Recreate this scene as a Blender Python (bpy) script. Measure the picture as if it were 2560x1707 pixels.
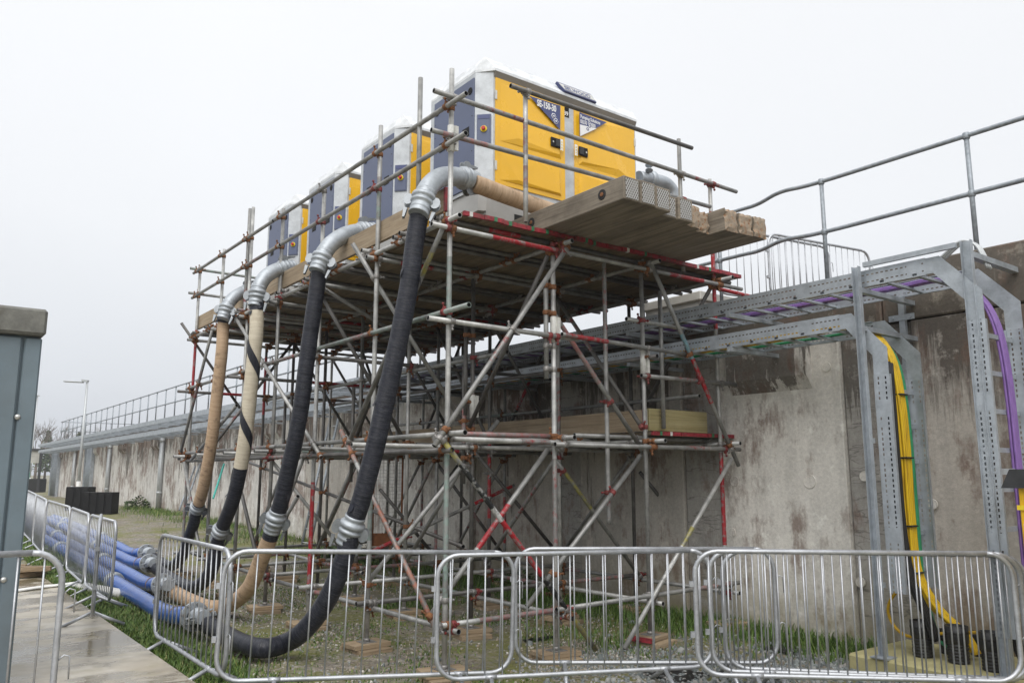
import bpy, bmesh, math, random
from mathutils import Vector, Matrix, Euler, Quaternion, noise
R = math.radians
random.seed(7)
sc = bpy.context.scene
for o in list(bpy.data.objects): bpy.data.objects.remove(o)
COL = sc.collection

# ---------------------------------------------------------------- camera
CAMH, YAW, PITCH, FPX = 1.70, 36.988, 9.347, 2020.0
cam = bpy.data.cameras.new('camera'); cam.sensor_width = 36; cam.lens = FPX / 2560 * 36
cam.clip_start = .05; cam.clip_end = 3000
camo = bpy.data.objects.new('camera', cam); COL.objects.link(camo)
camo.location = (0, 0, CAMH); camo.rotation_euler = (R(90 + PITCH), 0, R(-YAW)); sc.camera = camo

# ---------------------------------------------------------------- world: bright overcast
world = bpy.data.worlds.new('World'); sc.world = world; world.use_nodes = True
wt = world.node_tree; wn = wt.nodes; wl = wt.links
for n in list(wn): wn.remove(n)
out = wn.new('ShaderNodeOutputWorld'); bg = wn.new('ShaderNodeBackground'); wl.new(bg.outputs[0], out.inputs[0])
sky = wn.new('ShaderNodeTexSky'); sky.sky_type = 'NISHITA'; sky.sun_disc = False
sky.sun_elevation = R(48); sky.sun_rotation = R(222); sky.dust_density = 6; sky.air_density = 1.5; sky.ozone_density = 1
hs = wn.new('ShaderNodeHueSaturation'); hs.inputs['Saturation'].default_value = .25; hs.inputs['Value'].default_value = .08
wl.new(sky.outputs[0], hs.inputs['Color'])
tc = wn.new('ShaderNodeTexCoord'); sx = wn.new('ShaderNodeSeparateXYZ'); wl.new(tc.outputs['Generated'], sx.inputs[0])
rmp = wn.new('ShaderNodeValToRGB'); wl.new(sx.outputs['Z'], rmp.inputs[0])     # overcast: zenith about three times the horizon
e = rmp.color_ramp.elements; e[0].position = 0.0; e[0].color = (.52, .55, .605, 1); e[1].position = 1.0; e[1].color = (1.55, 1.57, 1.60, 1)
for p, c in ((.10, (.655, .685, .73, 1)), (.28, (.785, .805, .835, 1)), (.52, (.835, .85, .875, 1)), (.7, (1.08, 1.095, 1.11, 1))):
    k = e.new(p); k.color = c
nz = wn.new('ShaderNodeTexNoise'); nz.inputs['Scale'].default_value = 1.3; nz.inputs['Detail'].default_value = 3
wl.new(tc.outputs['Generated'], nz.inputs['Vector'])
mr = wn.new('ShaderNodeMapRange'); mr.inputs['To Min'].default_value = .92; mr.inputs['To Max'].default_value = 1.08
wl.new(nz.outputs[0], mr.inputs['Value'])
mul = wn.new('ShaderNodeMix'); mul.data_type = 'RGBA'; mul.blend_type = 'MULTIPLY'; mul.inputs[0].default_value = 1
wl.new(rmp.outputs[0], mul.inputs[6]); wl.new(mr.outputs[0], mul.inputs[7])
mx = wn.new('ShaderNodeMix'); mx.data_type = 'RGBA'; mx.inputs[0].default_value = .12
wl.new(mul.outputs[2], mx.inputs[6]); wl.new(hs.outputs[0], mx.inputs[7]); wl.new(mx.outputs[2], bg.inputs[0])
bg.inputs[1].default_value = 1.0
sun = bpy.data.lights.new('sun', 'SUN'); sun.energy = 1.5; sun.angle = R(45); sun.color = (1, .97, .93)
suno = bpy.data.objects.new('sun', sun); COL.objects.link(suno); suno.rotation_euler = (R(42), 0, R(-42))
vs = sc.view_settings; vs.view_transform = 'Standard'; vs.look = 'None'; vs.gamma = 1; vs.exposure = 0.34; vs.use_curve_mapping = False
sc.render.resolution_x = 1024; sc.render.resolution_y = 682

# ---------------------------------------------------------------- photo pixel -> place helpers
_y, _p = R(YAW), R(PITCH)
_g = Vector((math.sin(_y), math.cos(_y), 0)); _r = Vector((math.cos(_y), -math.sin(_y), 0)); _z = Vector((0, 0, 1))
_f = math.cos(_p) * _g + math.sin(_p) * _z; _u = -math.sin(_p) * _g + math.cos(_p) * _z
CAM = Vector((0, 0, CAMH))
def ray(px, py): return _f + _r * ((px - 1280) / FPX) - _u * ((py - 853.5) / FPX)
def on(px, py, ax, v):
    d = ray(px, py); return CAM + d * ((v - CAM[ax]) / d[ax])
def onv(px, py, A, B):          # on the upright plane through plan points A and B
    n = Vector((B[1] - A[1], A[0] - B[0], 0)); d = ray(px, py)
    return CAM + d * ((Vector((A[0], A[1], 0)) - CAM).dot(n) / d.dot(n))
def sst(t): t = max(0., min(1., t)); return t * t * (3 - 2 * t)
def gh(x, y):
    return .40 * sst((y - 8.5) / 22.) + .09 * max(0, min(1, (2.7 - x) / 1.0)) * (1 if y < 30 else 0.6)
def ong(px, py, h=0):
    z = 0
    for i in range(40):
        p = on(px, py, 2, z + h); z = .5 * z + .5 * gh(p[0], p[1])
    return p

# ---------------------------------------------------------------- materials
M = {}
def nodes(name):
    m = bpy.data.materials.new(name); m.use_nodes = True; nt = m.node_tree
    b = nt.nodes['Principled BSDF']; M[name] = m
    return m, nt, nt.nodes, nt.links, b
def coords(nt, scale=(1, 1, 1), rnd=True, kind='Object'):
    t = nt.nodes.new('ShaderNodeTexCoord'); mp = nt.nodes.new('ShaderNodeMapping'); mp.inputs['Scale'].default_value = scale
    nt.links.new(t.outputs[kind], mp.inputs['Vector'])
    if rnd:
        oi = nt.nodes.new('ShaderNodeObjectInfo'); ml = nt.nodes.new('ShaderNodeMath'); ml.operation = 'MULTIPLY'; ml.inputs[1].default_value = 37
        nt.links.new(oi.outputs['Random'], ml.inputs[0]); cb = nt.nodes.new('ShaderNodeCombineXYZ')
        for i in range(3): nt.links.new(ml.outputs[0], cb.inputs[i])
        nt.links.new(cb.outputs[0], mp.inputs['Location'])
    return mp.outputs[0]
def noisen(nt, vec, scale, detail=4, rough=.6):
    n = nt.nodes.new('ShaderNodeTexNoise'); n.inputs['Scale'].default_value = scale; n.inputs['Detail'].default_value = detail; n.inputs['Roughness'].default_value = rough
    nt.links.new(vec, n.inputs['Vector']); return n.outputs['Fac']
def ramp(nt, fac, stops):
    r = nt.nodes.new('ShaderNodeValToRGB'); nt.links.new(fac, r.inputs[0]); e = r.color_ramp.elements
    e[0].position, e[0].color = stops[0][0], tuple(stops[0][1]) + (1,)
    e[1].position, e[1].color = stops[-1][0], tuple(stops[-1][1]) + (1,)
    for p, c in stops[1:-1]:
        k = e.new(p); k.color = tuple(c) + (1,)
    return r.outputs[0]
def bw(nt, fac, a, b): return ramp(nt, fac, ((a, (0, 0, 0)), (b, (1, 1, 1))))
def mix(nt, fac, a, b, mode='MIX'):
    m = nt.nodes.new('ShaderNodeMix'); m.data_type = 'RGBA'; m.blend_type = mode
    if isinstance(fac, (int, float)): m.inputs[0].default_value = fac
    else: nt.links.new(fac, m.inputs[0])
    for i, v in ((6, a), (7, b)):
        if isinstance(v, (tuple, list)): m.inputs[i].default_value = tuple(v)[:3] + (1,)
        else: nt.links.new(v, m.inputs[i])
    return m.outputs[2]
def math_(nt, op, a, b=None):
    m = nt.nodes.new('ShaderNodeMath'); m.operation = op
    for i, v in ((0, a), (1, b)):
        if v is None: continue
        if isinstance(v, (int, float)): m.inputs[i].default_value = v
        else: nt.links.new(v, m.inputs[i])
    return m.outputs[0]
def bump(nt, b, h, strength=.3, dist=.01):
    bp = nt.nodes.new('ShaderNodeBump'); bp.inputs['Strength'].default_value = strength; bp.inputs['Distance'].default_value = dist
    nt.links.new(h, bp.inputs['Height']); nt.links.new(bp.outputs[0], b.inputs['Normal'])
def sc3(c, k): return tuple(min(1, v * k) for v in c)
def simple(name, col, rough=.6, metal=0, var=.18, scale=9, dirt=0, bmp=0, bscale=60, spec=.5):
    m, nt, n, l, b = nodes(name)
    v = coords(nt); f = noisen(nt, v, scale, 5)
    c = ramp(nt, f, ((.3, sc3(col, 1 - var)), (.7, sc3(col, 1 + var))))
    if dirt:
        d = bw(nt, noisen(nt, v, scale * .35, 6, .7), .5, .68)
        c = mix(nt, math_(nt, 'MULTIPLY', d, dirt), c, (.09, .075, .055))
    l.new(c, b.inputs['Base Color']); b.inputs['Roughness'].default_value = rough; b.inputs['Metallic'].default_value = metal
    b.inputs['Specular IOR Level'].default_value = spec
    rr = nt.nodes.new('ShaderNodeMapRange'); rr.inputs['To Min'].default_value = max(.02, rough - .12); rr.inputs['To Max'].default_value = min(1, rough + .12)
    l.new(f, rr.inputs['Value']); l.new(rr.outputs[0], b.inputs['Roughness'])
    if bmp: bump(nt, b, noisen(nt, v, bscale, 3), bmp, .006)
    return m
# galvanised steel: spangle
def galv(name, col, rough=.38, metal=.75, spangle=35, sp=.35, rustk=.35):
    m, nt, n, l, b = nodes(name); v = coords(nt)
    vo = n.new('ShaderNodeTexVoronoi'); vo.inputs['Scale'].default_value = spangle; l.new(v, vo.inputs['Vector'])
    f = math_(nt, 'ADD', math_(nt, 'MULTIPLY', vo.outputs['Color'], sp), math_(nt, 'MULTIPLY', noisen(nt, v, 7, 6, .65), 1 - sp))
    c = ramp(nt, f, ((.3, sc3(col, .78)), (.65, sc3(col, 1.18))))
    ru = bw(nt, noisen(nt, v, 16, 5, .7), .66, .76)
    c = mix(nt, math_(nt, 'MULTIPLY', ru, rustk), c, (.2, .13, .08))
    l.new(c, b.inputs['Base Color']); b.inputs['Metallic'].default_value = metal
    rr = n.new('ShaderNodeMapRange'); rr.inputs['To Min'].default_value = rough - .1; rr.inputs['To Max'].default_value = rough + .2; l.new(f, rr.inputs['Value']); l.new(rr.outputs[0], b.inputs['Roughness'])
galv('barrier_steel', (.47, .485, .51), .42, .7, 60, .15, .5)
galv('tray_steel', (.40, .435, .47), .46, .5, 60, .12, .12)
galv('rail_steel', (.30, .33, .36), .5, .5)
galv('bend_steel', (.40, .43, .46), .46, .55, 40, .15, .25)
galv('lever_steel', (.30, .32, .34), .5, .5, 50, .15, .3)
galv('pump_galv', (.50, .525, .55), .5, .25, 60, .08, .1)
galv('pump_roof', (.64, .66, .68), .55, .1, 60, .05, .1)
# scaffold tube, and worn paint on scaffold tube
def tube_mat(name, paint=None, lo=.42, hi=.52, base=(.235, .235, .228)):
    m, nt, n, l, b = nodes(name); v = coords(nt)
    f = noisen(nt, v, 7, 6, .65)
    c = ramp(nt, f, ((.28, sc3(base, .6)), (.5, base), (.75, sc3(base, 1.5))))
    rust = bw(nt, noisen(nt, v, 22, 6, .75), .6, .72)
    c = mix(nt, math_(nt, 'MULTIPLY', rust, .45), c, (.16, .085, .045))
    if paint:
        mk = bw(nt, noisen(nt, coords(nt, (1, 1, 1)), 13, 7, .75), lo, hi)
        c = mix(nt, mk, c, mix(nt, f, sc3(paint, .75), paint))
        l.new(math_(nt, 'SUBTRACT', .45, math_(nt, 'MULTIPLY', mk, .45)), b.inputs['Metallic'])
    else: b.inputs['Metallic'].default_value = .45
    l.new(c, b.inputs['Base Color']); b.inputs['Roughness'].default_value = .52
    bump(nt, b, noisen(nt, v, 90, 3), .12, .002)
tube_mat('tube', base=(.27, .27, .262)); tube_mat('tube_pale', base=(.40, .40, .388)); tube_mat('tube_dark', base=(.13, .125, .12))  # tube_dark: darker tubes, also shade put into inner and under-deck tube colour
tube_mat('tube_red', (.36, .014, .022), .38, .50); tube_mat('tube_redworn', (.26, .04, .042), .49, .62)
tube_mat('tube_pink', (.36, .13, .125), .42, .62); tube_mat('tube_green', (.24, .34, .30), .44, .64); tube_mat('tube_blue', (.16, .33, .40), .4, .55)
tube_mat('tube_yellow', (.36, .32, .07), .40, .58); tube_mat('tube_orange', (.42, .15, .09), .44, .62); tube_mat('tube_white', (.62, .62, .6), .4, .52); tube_mat('tube_black', (.012, .013, .014), .42, .47)
simple('coupler_steel', (.28, .27, .26), .5, .5, .3, 30, .4); simple('coupler_rust', (.20, .085, .035), .85, .1, .4, 40, .3); simple('coupler_red', (.20, .035, .035), .6, .1, .5, 45, .7)
simple('bore', (.02, .02, .02), .9)  # near-black colour paints in the shade of tube ends, holes and recesses
# timber
def wood(name, ca, cb, cc, axis, grain=1.0, dark=.35, rough=.85):
    m, nt, n, l, b = nodes(name)
    s = [11, 11, 11]; s[axis] = .8
    v = coords(nt, tuple(s)); f = noisen(nt, v, 1.6 * grain, 7, .62)
    s2 = [60, 60, 60]; s2[axis] = 1.6
    f2 = noisen(nt, coords(nt, tuple(s2)), 1, 4, .6)
    c = ramp(nt, f, ((.25, ca), (.5, cb), (.75, cc)))
    c = mix(nt, math_(nt, 'MULTIPLY', bw(nt, f2, .52, .68), .55), c, sc3(ca, .55))
    st = bw(nt, noisen(nt, coords(nt), 2.2, 6, .7), .5, .66)
    c = mix(nt, math_(nt, 'MULTIPLY', st, dark), c, (.06, .05, .038))
    oi = n.new('ShaderNodeObjectInfo'); c = mix(nt, 1, c, ramp(nt, oi.outputs['Random'], ((0, (.72, .72, .72)), (1, (1.0, 1.0, 1.0)))), 'MULTIPLY')
    l.new(c, b.inputs['Base Color']); b.inputs['Roughness'].default_value = rough
    bump(nt, b, math_(nt, 'ADD', f, f2), .35, .006)
wood('mat_timber', (.165, .135, .105), (.27, .23, .18), (.38, .33, .265), 1)
wood('deck_board', (.13, .10, .065), (.22, .17, .11), (.31, .25, .17), 1, 1, .5)
wood('toe_timber', (.25, .185, .12), (.36, .28, .19), (.44, .36, .265), 1, 1, .2)
wood('toe_yellow', (.32, .265, .11), (.42, .36, .18), (.49, .43, .25), 0, 1, .25)
wood('sole_timber', (.27, .19, .115), (.38, .285, .18), (.46, .36, .25), 0, 1, .25)
wood('scrap_timber', (.22, .15, .09), (.33, .24, .15), (.42, .33, .23), 0, 1, .4)
simple('band_red', (.25, .022, .032), .6, 0, .6, 30, .75); simple('band_green', (.03, .17, .08), .5, 0, .2, 40)
# timber end plates: expanded mesh
m, nt, n, l, b = nodes('end_plate'); v = coords(nt, (1, 1, 1), False)
sp = n.new('ShaderNodeSeparateXYZ'); l.new(v, sp.inputs[0])
a1 = math_(nt, 'SINE', math_(nt, 'MULTIPLY', math_(nt, 'ADD', sp.outputs[0], math_(nt, 'MULTIPLY', sp.outputs[2], .6)), 230)); a2 = math_(nt, 'SINE', math_(nt, 'MULTIPLY', math_(nt, 'SUBTRACT', sp.outputs[0], math_(nt, 'MULTIPLY', sp.outputs[2], .6)), 230))
g = bw(nt, math_(nt, 'MAXIMUM', a1, a2), .35, .75)
oi = n.new('ShaderNodeObjectInfo'); ru = bw(nt, math_(nt, 'ADD', noisen(nt, v, 14, 5, .7), math_(nt, 'MULTIPLY', oi.outputs['Color'], 0)), .50, .62)
l.new(mix(nt, g, (.10, .085, .07), (.46, .46, .45)), b.inputs['Base Color']); b.inputs['Roughness'].default_value = .6; b.inputs['Metallic'].default_value = .2
m, nt, n, l, b = nodes('end_rusty'); v = coords(nt)
l.new(ramp(nt, noisen(nt, v, 22, 6, .75), ((.36, (.24, .195, .15)), (.52, (.34, .27, .20)), (.62, (.26, .13, .06)), (.74, (.15, .06, .025)))), b.inputs['Base Color']); b.inputs['Roughness'].default_value = .9
# concrete wall: pours, run-off streaks, stains
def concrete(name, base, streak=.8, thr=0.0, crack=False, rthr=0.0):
    m, nt, n, l, b = nodes(name)
    v = coords(nt, (1, 1, 1), False)
    f = noisen(nt, v, 1.6, 8, .68); ff = noisen(nt, v, 30, 5, .65)
    c = ramp(nt, f, ((.25, sc3(base, .66)), (.5, base), (.75, sc3(base, 1.28))))
    c = mix(nt, .35, c, ramp(nt, ff, ((.3, sc3(base, .5)), (.7, sc3(base, 1.35)))))
    brd = noisen(nt, coords(nt, (1, 6, .1), False), 1, 2)                 # board-marked shuttering
    c = mix(nt, .13, c, ramp(nt, brd, ((.42, sc3(base, .62)), (.58, sc3(base, 1.25)))))
    sp = n.new('ShaderNodeSeparateXYZ'); l.new(v, sp.inputs[0])
    hgt = n.new('ShaderNodeMapRange'); hgt.inputs['From Min'].default_value = 0.8; hgt.inputs['From Max'].default_value = 3.7; l.new(sp.outputs[2], hgt.inputs['Value'])
    big = noisen(nt, coords(nt, (1, 1, .5), False), .62, 3)
    s1 = noisen(nt, coords(nt, (2, 2.6, .22), False), 1.15, 8, .74)
    k = math_(nt, 'ADD', math_(nt, 'MULTIPLY', hgt.outputs[0], .34), math_(nt, 'ADD', s1, math_(nt, 'MULTIPLY', big, .55)))
    c = mix(nt, math_(nt, 'MULTIPLY', bw(nt, k, .94 + thr, 1.08 + thr), streak), c, mix(nt, ff, (.045, .036, .03), (.10, .082, .066)))
    s2 = noisen(nt, coords(nt, (2, 2.6, .8), False), 1.3, 8, .74)           # rust-brown runs
    blot = noisen(nt, v, 1.1, 6, .7)
    c = mix(nt, math_(nt, 'MULTIPLY', bw(nt, math_(nt, 'ADD', math_(nt, 'MULTIPLY', s2, .75), math_(nt, 'MULTIPLY', blot, .6)), .69 + rthr, .80 + rthr), .72), c, mix(nt, ff, (.11, .055, .038), (.22, .14, .105)))
    pt = bw(nt, math_(nt, 'ADD', noisen(nt, v, 5, 6, .7), math_(nt, 'MULTIPLY', s1, .4)), .76, .88); c = mix(nt, math_(nt, 'MULTIPLY', pt, .5), c, sc3(base, 1.5))   # pale lime bloom
    fo = n.new('ShaderNodeMapRange'); fo.inputs['From Min'].default_value = .8; fo.inputs['From Max'].default_value = .1; l.new(sp.outputs[2], fo.inputs['Value'])
    c = mix(nt, math_(nt, 'MULTIPLY', math_(nt, 'MULTIPLY', fo.outputs[0], bw(nt, noisen(nt, v, 4, 5), .3, .6)), .6), c, (.22, .185, .075))   # algae at the foot
    if crack:
        ln = noisen(nt, coords(nt, (.6, .6, 3.0), False), 1.1, 5, .55)
        ab = math_(nt, 'ABSOLUTE', math_(nt, 'SUBTRACT', ln, .5)); c = mix(nt, math_(nt, 'MULTIPLY', math_(nt, 'SUBTRACT', 1, bw(nt, ab, .0, .010)), .55), c, (.06, .055, .05))
    l.new(c, b.inputs['Base Color']); b.inputs['Roughness'].default_value = .85
    bump(nt, b, math_(nt, 'ADD', ff, math_(nt, 'MULTIPLY', brd, .8)), .35, .012)
concrete('wall_concrete', (.47, .44, .395), .88, .0); concrete('wall_pale', (.70, .675, .625), .8, .06); concrete('wall_rough', (.36, .345, .32), .7, .03, True)
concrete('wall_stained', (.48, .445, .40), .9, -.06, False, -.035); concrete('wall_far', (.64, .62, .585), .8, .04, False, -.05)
concrete('coping_concrete', (.27, .245, .205), .8, -.08)
# slab: trowelled, wet patches
m, nt, n, l, b = nodes('slab_concrete'); v = coords(nt, (1, 1, 1), False)
f = noisen(nt, v, 1.5, 8, .65)
vv = coords(nt, (1.0, 1.5, 1), False); w = noisen(nt, vv, 1.5, 6, .6)
c = ramp(nt, f, ((.3, (.33, .28, .21)), (.55, (.47, .43, .36)), (.75, (.60, .575, .53))))
wet = bw(nt, math_(nt, 'ADD', w, math_(nt, 'MULTIPLY', noisen(nt, v, .5, 2), .25)), .545, .67); c = mix(nt, math_(nt, 'MULTIPLY', wet, .85), c, mix(nt, f, (.10, .08, .045), (.20, .165, .105)))
c = mix(nt, math_(nt, 'MULTIPLY', bw(nt, noisen(nt, v, 3.5, 6), .5, .66), .4), c, (.25, .215, .11))
l.new(c, b.inputs['Base Color'])
l.new(math_(nt, 'SUBTRACT', .50, math_(nt, 'MULTIPLY', wet, .36)), b.inputs['Roughness']); bump(nt, b, noisen(nt, v, 45, 3), .15, .004)
# ground: gravel, mud, moss
m, nt, n, l, b = nodes('ground_gravel'); v = coords(nt, (1, 1, 1), False)
vo = n.new('ShaderNodeTexVoronoi'); vo.inputs['Scale'].default_value = 20; l.new(v, vo.inputs['Vector'])
vs2 = n.new('ShaderNodeTexVoronoi'); vs2.inputs['Scale'].default_value = 48; l.new(v, vs2.inputs['Vector'])
sv = n.new('ShaderNodeSeparateColor'); l.new(vo.outputs['Color'], sv.inputs[0]); sv2 = n.new('ShaderNodeSeparateColor'); l.new(vs2.outputs['Color'], sv2.inputs[0])
st = ramp(nt, sv.outputs[0], ((.0, (.13, .13, .125)), (.3, (.22, .21, .19)), (.6, (.33, .305, .265)), (.85, (.25, .20, .15)), (1, (.50, .48, .44))))
st2 = ramp(nt, sv2.outputs[0], ((.0, (.14, .115, .09)), (.5, (.29, .25, .20)), (1, (.44, .39, .33))))
c = mix(nt, bw(nt, noisen(nt, v, 3, 5), .42, .58), st, st2)
c = mix(nt, 1, c, ramp(nt, vo.outputs['Distance'], ((.0, (1, 1, 1)), (.5, (.75, .75, .75)))), 'MULTIPLY')
mud = bw(nt, noisen(nt, v, .9, 6, .65), .50, .66); c = mix(nt, math_(nt, 'MULTIPLY', mud, .55), c, mix(nt, noisen(nt, v, 9, 5), (.085, .064, .042), (.17, .135, .095)))
moss = bw(nt, math_(nt, 'ADD', math_(nt, 'MULTIPLY', noisen(nt, v, .8, 7, .7), .65), math_(nt, 'MULTIPLY', noisen(nt, v, 14, 4, .7), .35)), .465, .555)
c = mix(nt, math_(nt, 'MULTIPLY', moss, .85), c, mix(nt, noisen(nt, v, 20, 4), (.075, .088, .012), (.20, .20, .045)))
l.new(c, b.inputs['Base Color']); b.inputs['Roughness'].default_value = .88
bump(nt, b, math_(nt, 'ADD', math_(nt, 'MULTIPLY', vo.outputs['Distance'], -1), math_(nt, 'MULTIPLY', vs2.outputs['Distance'], -.5)), .6, .03)
# stones / grass, coloured per face group by a random point attribute
def attr_ramp(name, stops, rough=.8, trans=0):
    m, nt, n, l, b = nodes(name); a = n.new('ShaderNodeAttribute'); a.attribute_name = 'tone'
    l.new(ramp(nt, a.outputs['Fac'], stops), b.inputs['Base Color']); b.inputs['Roughness'].default_value = rough
attr_ramp('stone', ((0, (.11, .125, .125)), (.3, (.20, .225, .225)), (.55, (.31, .31, .295)), (.8, (.30, .24, .18)), (1, (.58, .56, .52))), .72)
attr_ramp('grass_blade', ((0, (.04, .09, .012)), (.5, (.085, .16, .022)), (.85, (.15, .21, .04)), (1, (.27, .25, .10))), .6)
attr_ramp('leaf', ((0, (.02, .05, .014)), (.5, (.045, .085, .022)), (1, (.10, .14, .04))), .6)
attr_ramp('twig', ((0, (.10, .085, .075)), (.6, (.155, .13, .115)), (1, (.20, .17, .13))), .9)
# hoses
def hose_mat(name, ca, cb, rough, ridge, dirt, dcol, wr=.5, crease=0):
    m, nt, n, l, b = nodes(name)
    u = coords(nt, (1, 1, 1), True, 'UV'); us = coords(nt, (46, 2.2, 1), True, 'UV')
    f = noisen(nt, us, 1, 5, .6); g = noisen(nt, coords(nt, (9, 3, 1), True, 'UV'), 1, 6, .7)
    c = ramp(nt, f, ((.3, ca), (.7, cb)))
    c = mix(nt, math_(nt, 'MULTIPLY', bw(nt, g, .54, .66), dirt), c, dcol)
    b.inputs['Specular IOR Level'].default_value = .35; b.inputs['Roughness'].default_value = rough
    fine = noisen(nt, coords(nt, (ridge * 9, 3.5, 1), True, 'UV'), 1, 3, .5)
    cre = noisen(nt, coords(nt, (30, 1.3, 1), True, 'UV'), 1, 6, .78); ln = math_(nt, 'SUBTRACT', 1, bw(nt, math_(nt, 'ABSOLUTE', math_(nt, 'SUBTRACT', cre, .5)), 0, .022))
    c = mix(nt, math_(nt, 'MULTIPLY', ln, crease), c, dcol); l.new(c, b.inputs['Base Color'])
    bump(nt, b, math_(nt, 'ADD', math_(nt, 'MULTIPLY', fine, .5), math_(nt, 'ADD', math_(nt, 'MULTIPLY', g, .5), math_(nt, 'MULTIPLY', cre, .8))), wr, .010)
hose_mat('tape_black', (.008, .0095, .0145), (.023, .026, .040), .42, 16, .10, (.11, .11, .125), .9, .55)
hose_mat('hose_tan', (.42, .285, .18), (.56, .41, .275), .6, 12, .62, (.13, .09, .06), .5)
hose_mat('hose_cream', (.52, .46, .35), (.66, .60, .48), .6, 14, .30, (.30, .22, .13), .3)
hose_mat('hose_black', (.012, .012, .014), (.035, .036, .04), .45, 18, .15, (.08, .075, .07), .8)
simple('pipe_blue', (.034, .105, .37), .24, 0, .14, 3, .15, 0, 60, .45); simple('tape_white', (.6, .6, .57), .5, 0, .15, 20, .3); simple('tape_brown', (.22, .13, .06), .5)
# pump paint
simple('pump_blue', (.098, .120, .200), .45, 0, .08, 2, .05); simple('pump_yellow', (.84, .47, .015), .26, 0, .05, 2, .06, 0, 60, .7); simple('decal_blue', (.06, .075, .19), .4, 0, .05); simple('decal_white', (.80, .80, .80), .5, 0, .03)
simple('black_plastic', (.010, .010, .011), .6, 0, .2, 20, 0, 0, 60, .25); simple('estop_red', (.45, .012, .02), .35); simple('estop_yellow', (.70, .52, .02), .4); simple('skid_grey', (.42, .42, .41), .6, 0, .1, 3, .15)
simple('soffit_grey', (.26, .24, .215), .6, .2, .1, 3)  # darker grey paints in the shade below the roof overhang
simple('cable_yellow', (.52, .31, .006), .5, 0, .25, 6, .25); simple('cable_black', (.012, .012, .013), .5); simple('cable_purple', (.22, .12, .36), .5); simple('cable_green', (.03, .28, .12), .45)
simple('kiosk_paint', (.15, .195, .225), .45, .1, .12, 2.5, .18); simple('kiosk_cap', (.16, .16, .145), .9, 0, .3, 14, .5, .4); simple('bolt_steel', (.5, .5, .48), .35, .8)
simple('plinth', (.40, .365, .185), .85, 0, .2, 5, .35, .2); simple('duct_black', (.014, .014, .015), .4, 0, .3, 14)
simple('sign_yellow', (.72, .43, .01), .45); simple('hood_black', (.04, .042, .045), .55, .2, .3, 12)
simple('shed_metal', (.50, .49, .45), .5, .2, .12, 3, .2); simple('hoarding_green', (.03, .30, .20), .6); simple('cone_yellow', (.70, .48, .02), .5); simple('lamp_grey', (.46, .48, .49), .45, .4, .1)
simple('mesh_rust', (.27, .10, .035), .7, 0, .3, 20); simple('wire', (.40, .40, .37), .6, .3); simple('ladder_alu', (.50, .51, .51), .45, .5); simple('pole_teal', (.06, .42, .36), .5); simple('white_pvc', (.70, .70, .68), .5, 0, .1, 5, .2)
simple('bark', (.11, .085, .065), .9, 0, .3, 12); simple('far_green', (.045, .07, .03), .8)
# slotted cable tray side: real perforation
m, nt, n, l, b = nodes('tray_slotted'); v = coords(nt, (1, 1, 1), False)
f = noisen(nt, v, 9, 5); l.new(ramp(nt, f, ((.3, (.36, .39, .42)), (.7, (.52, .56, .60)))), b.inputs['Base Color']); b.inputs['Metallic'].default_value = .6; b.inputs['Roughness'].default_value = .42
uv = n.new('ShaderNodeTexCoord'); su = n.new('ShaderNodeSeparateXYZ'); l.new(uv.outputs['UV'], su.inputs[0])
fr = math_(nt, 'FRACT', math_(nt, 'MULTIPLY', su.outputs[0], 22)); on_ = math_(nt, 'LESS_THAN', fr, .55)
lb = math_(nt, 'FRACT', math_(nt, 'MULTIPLY', su.outputs[0], .9)); gp = math_(nt, 'GREATER_THAN', lb, .12)
r1 = math_(nt, 'LESS_THAN', math_(nt, 'ABSOLUTE', math_(nt, 'SUBTRACT', su.outputs[1], .24)), .045); r2 = math_(nt, 'LESS_THAN', math_(nt, 'ABSOLUTE', math_(nt, 'SUBTRACT', su.outputs[1], .72)), .045)
hole = math_(nt, 'MULTIPLY', math_(nt, 'MULTIPLY', on_, gp), math_(nt, 'MAXIMUM', r1, r2))
l.new(math_(nt, 'SUBTRACT', 1, hole), b.inputs['Alpha'])
# wire mesh
m, nt, n, l, b = nodes('strand_cable'); l.new(ramp(nt, noisen(nt, coords(nt, (30, 30, 1.5)), 2, 3), ((.33, (.38, .22, .004)), (.45, (.66, .42, .006)), (.7, (.74, .50, .012)))), b.inputs['Base Color']); b.inputs['Roughness'].default_value = .5

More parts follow.
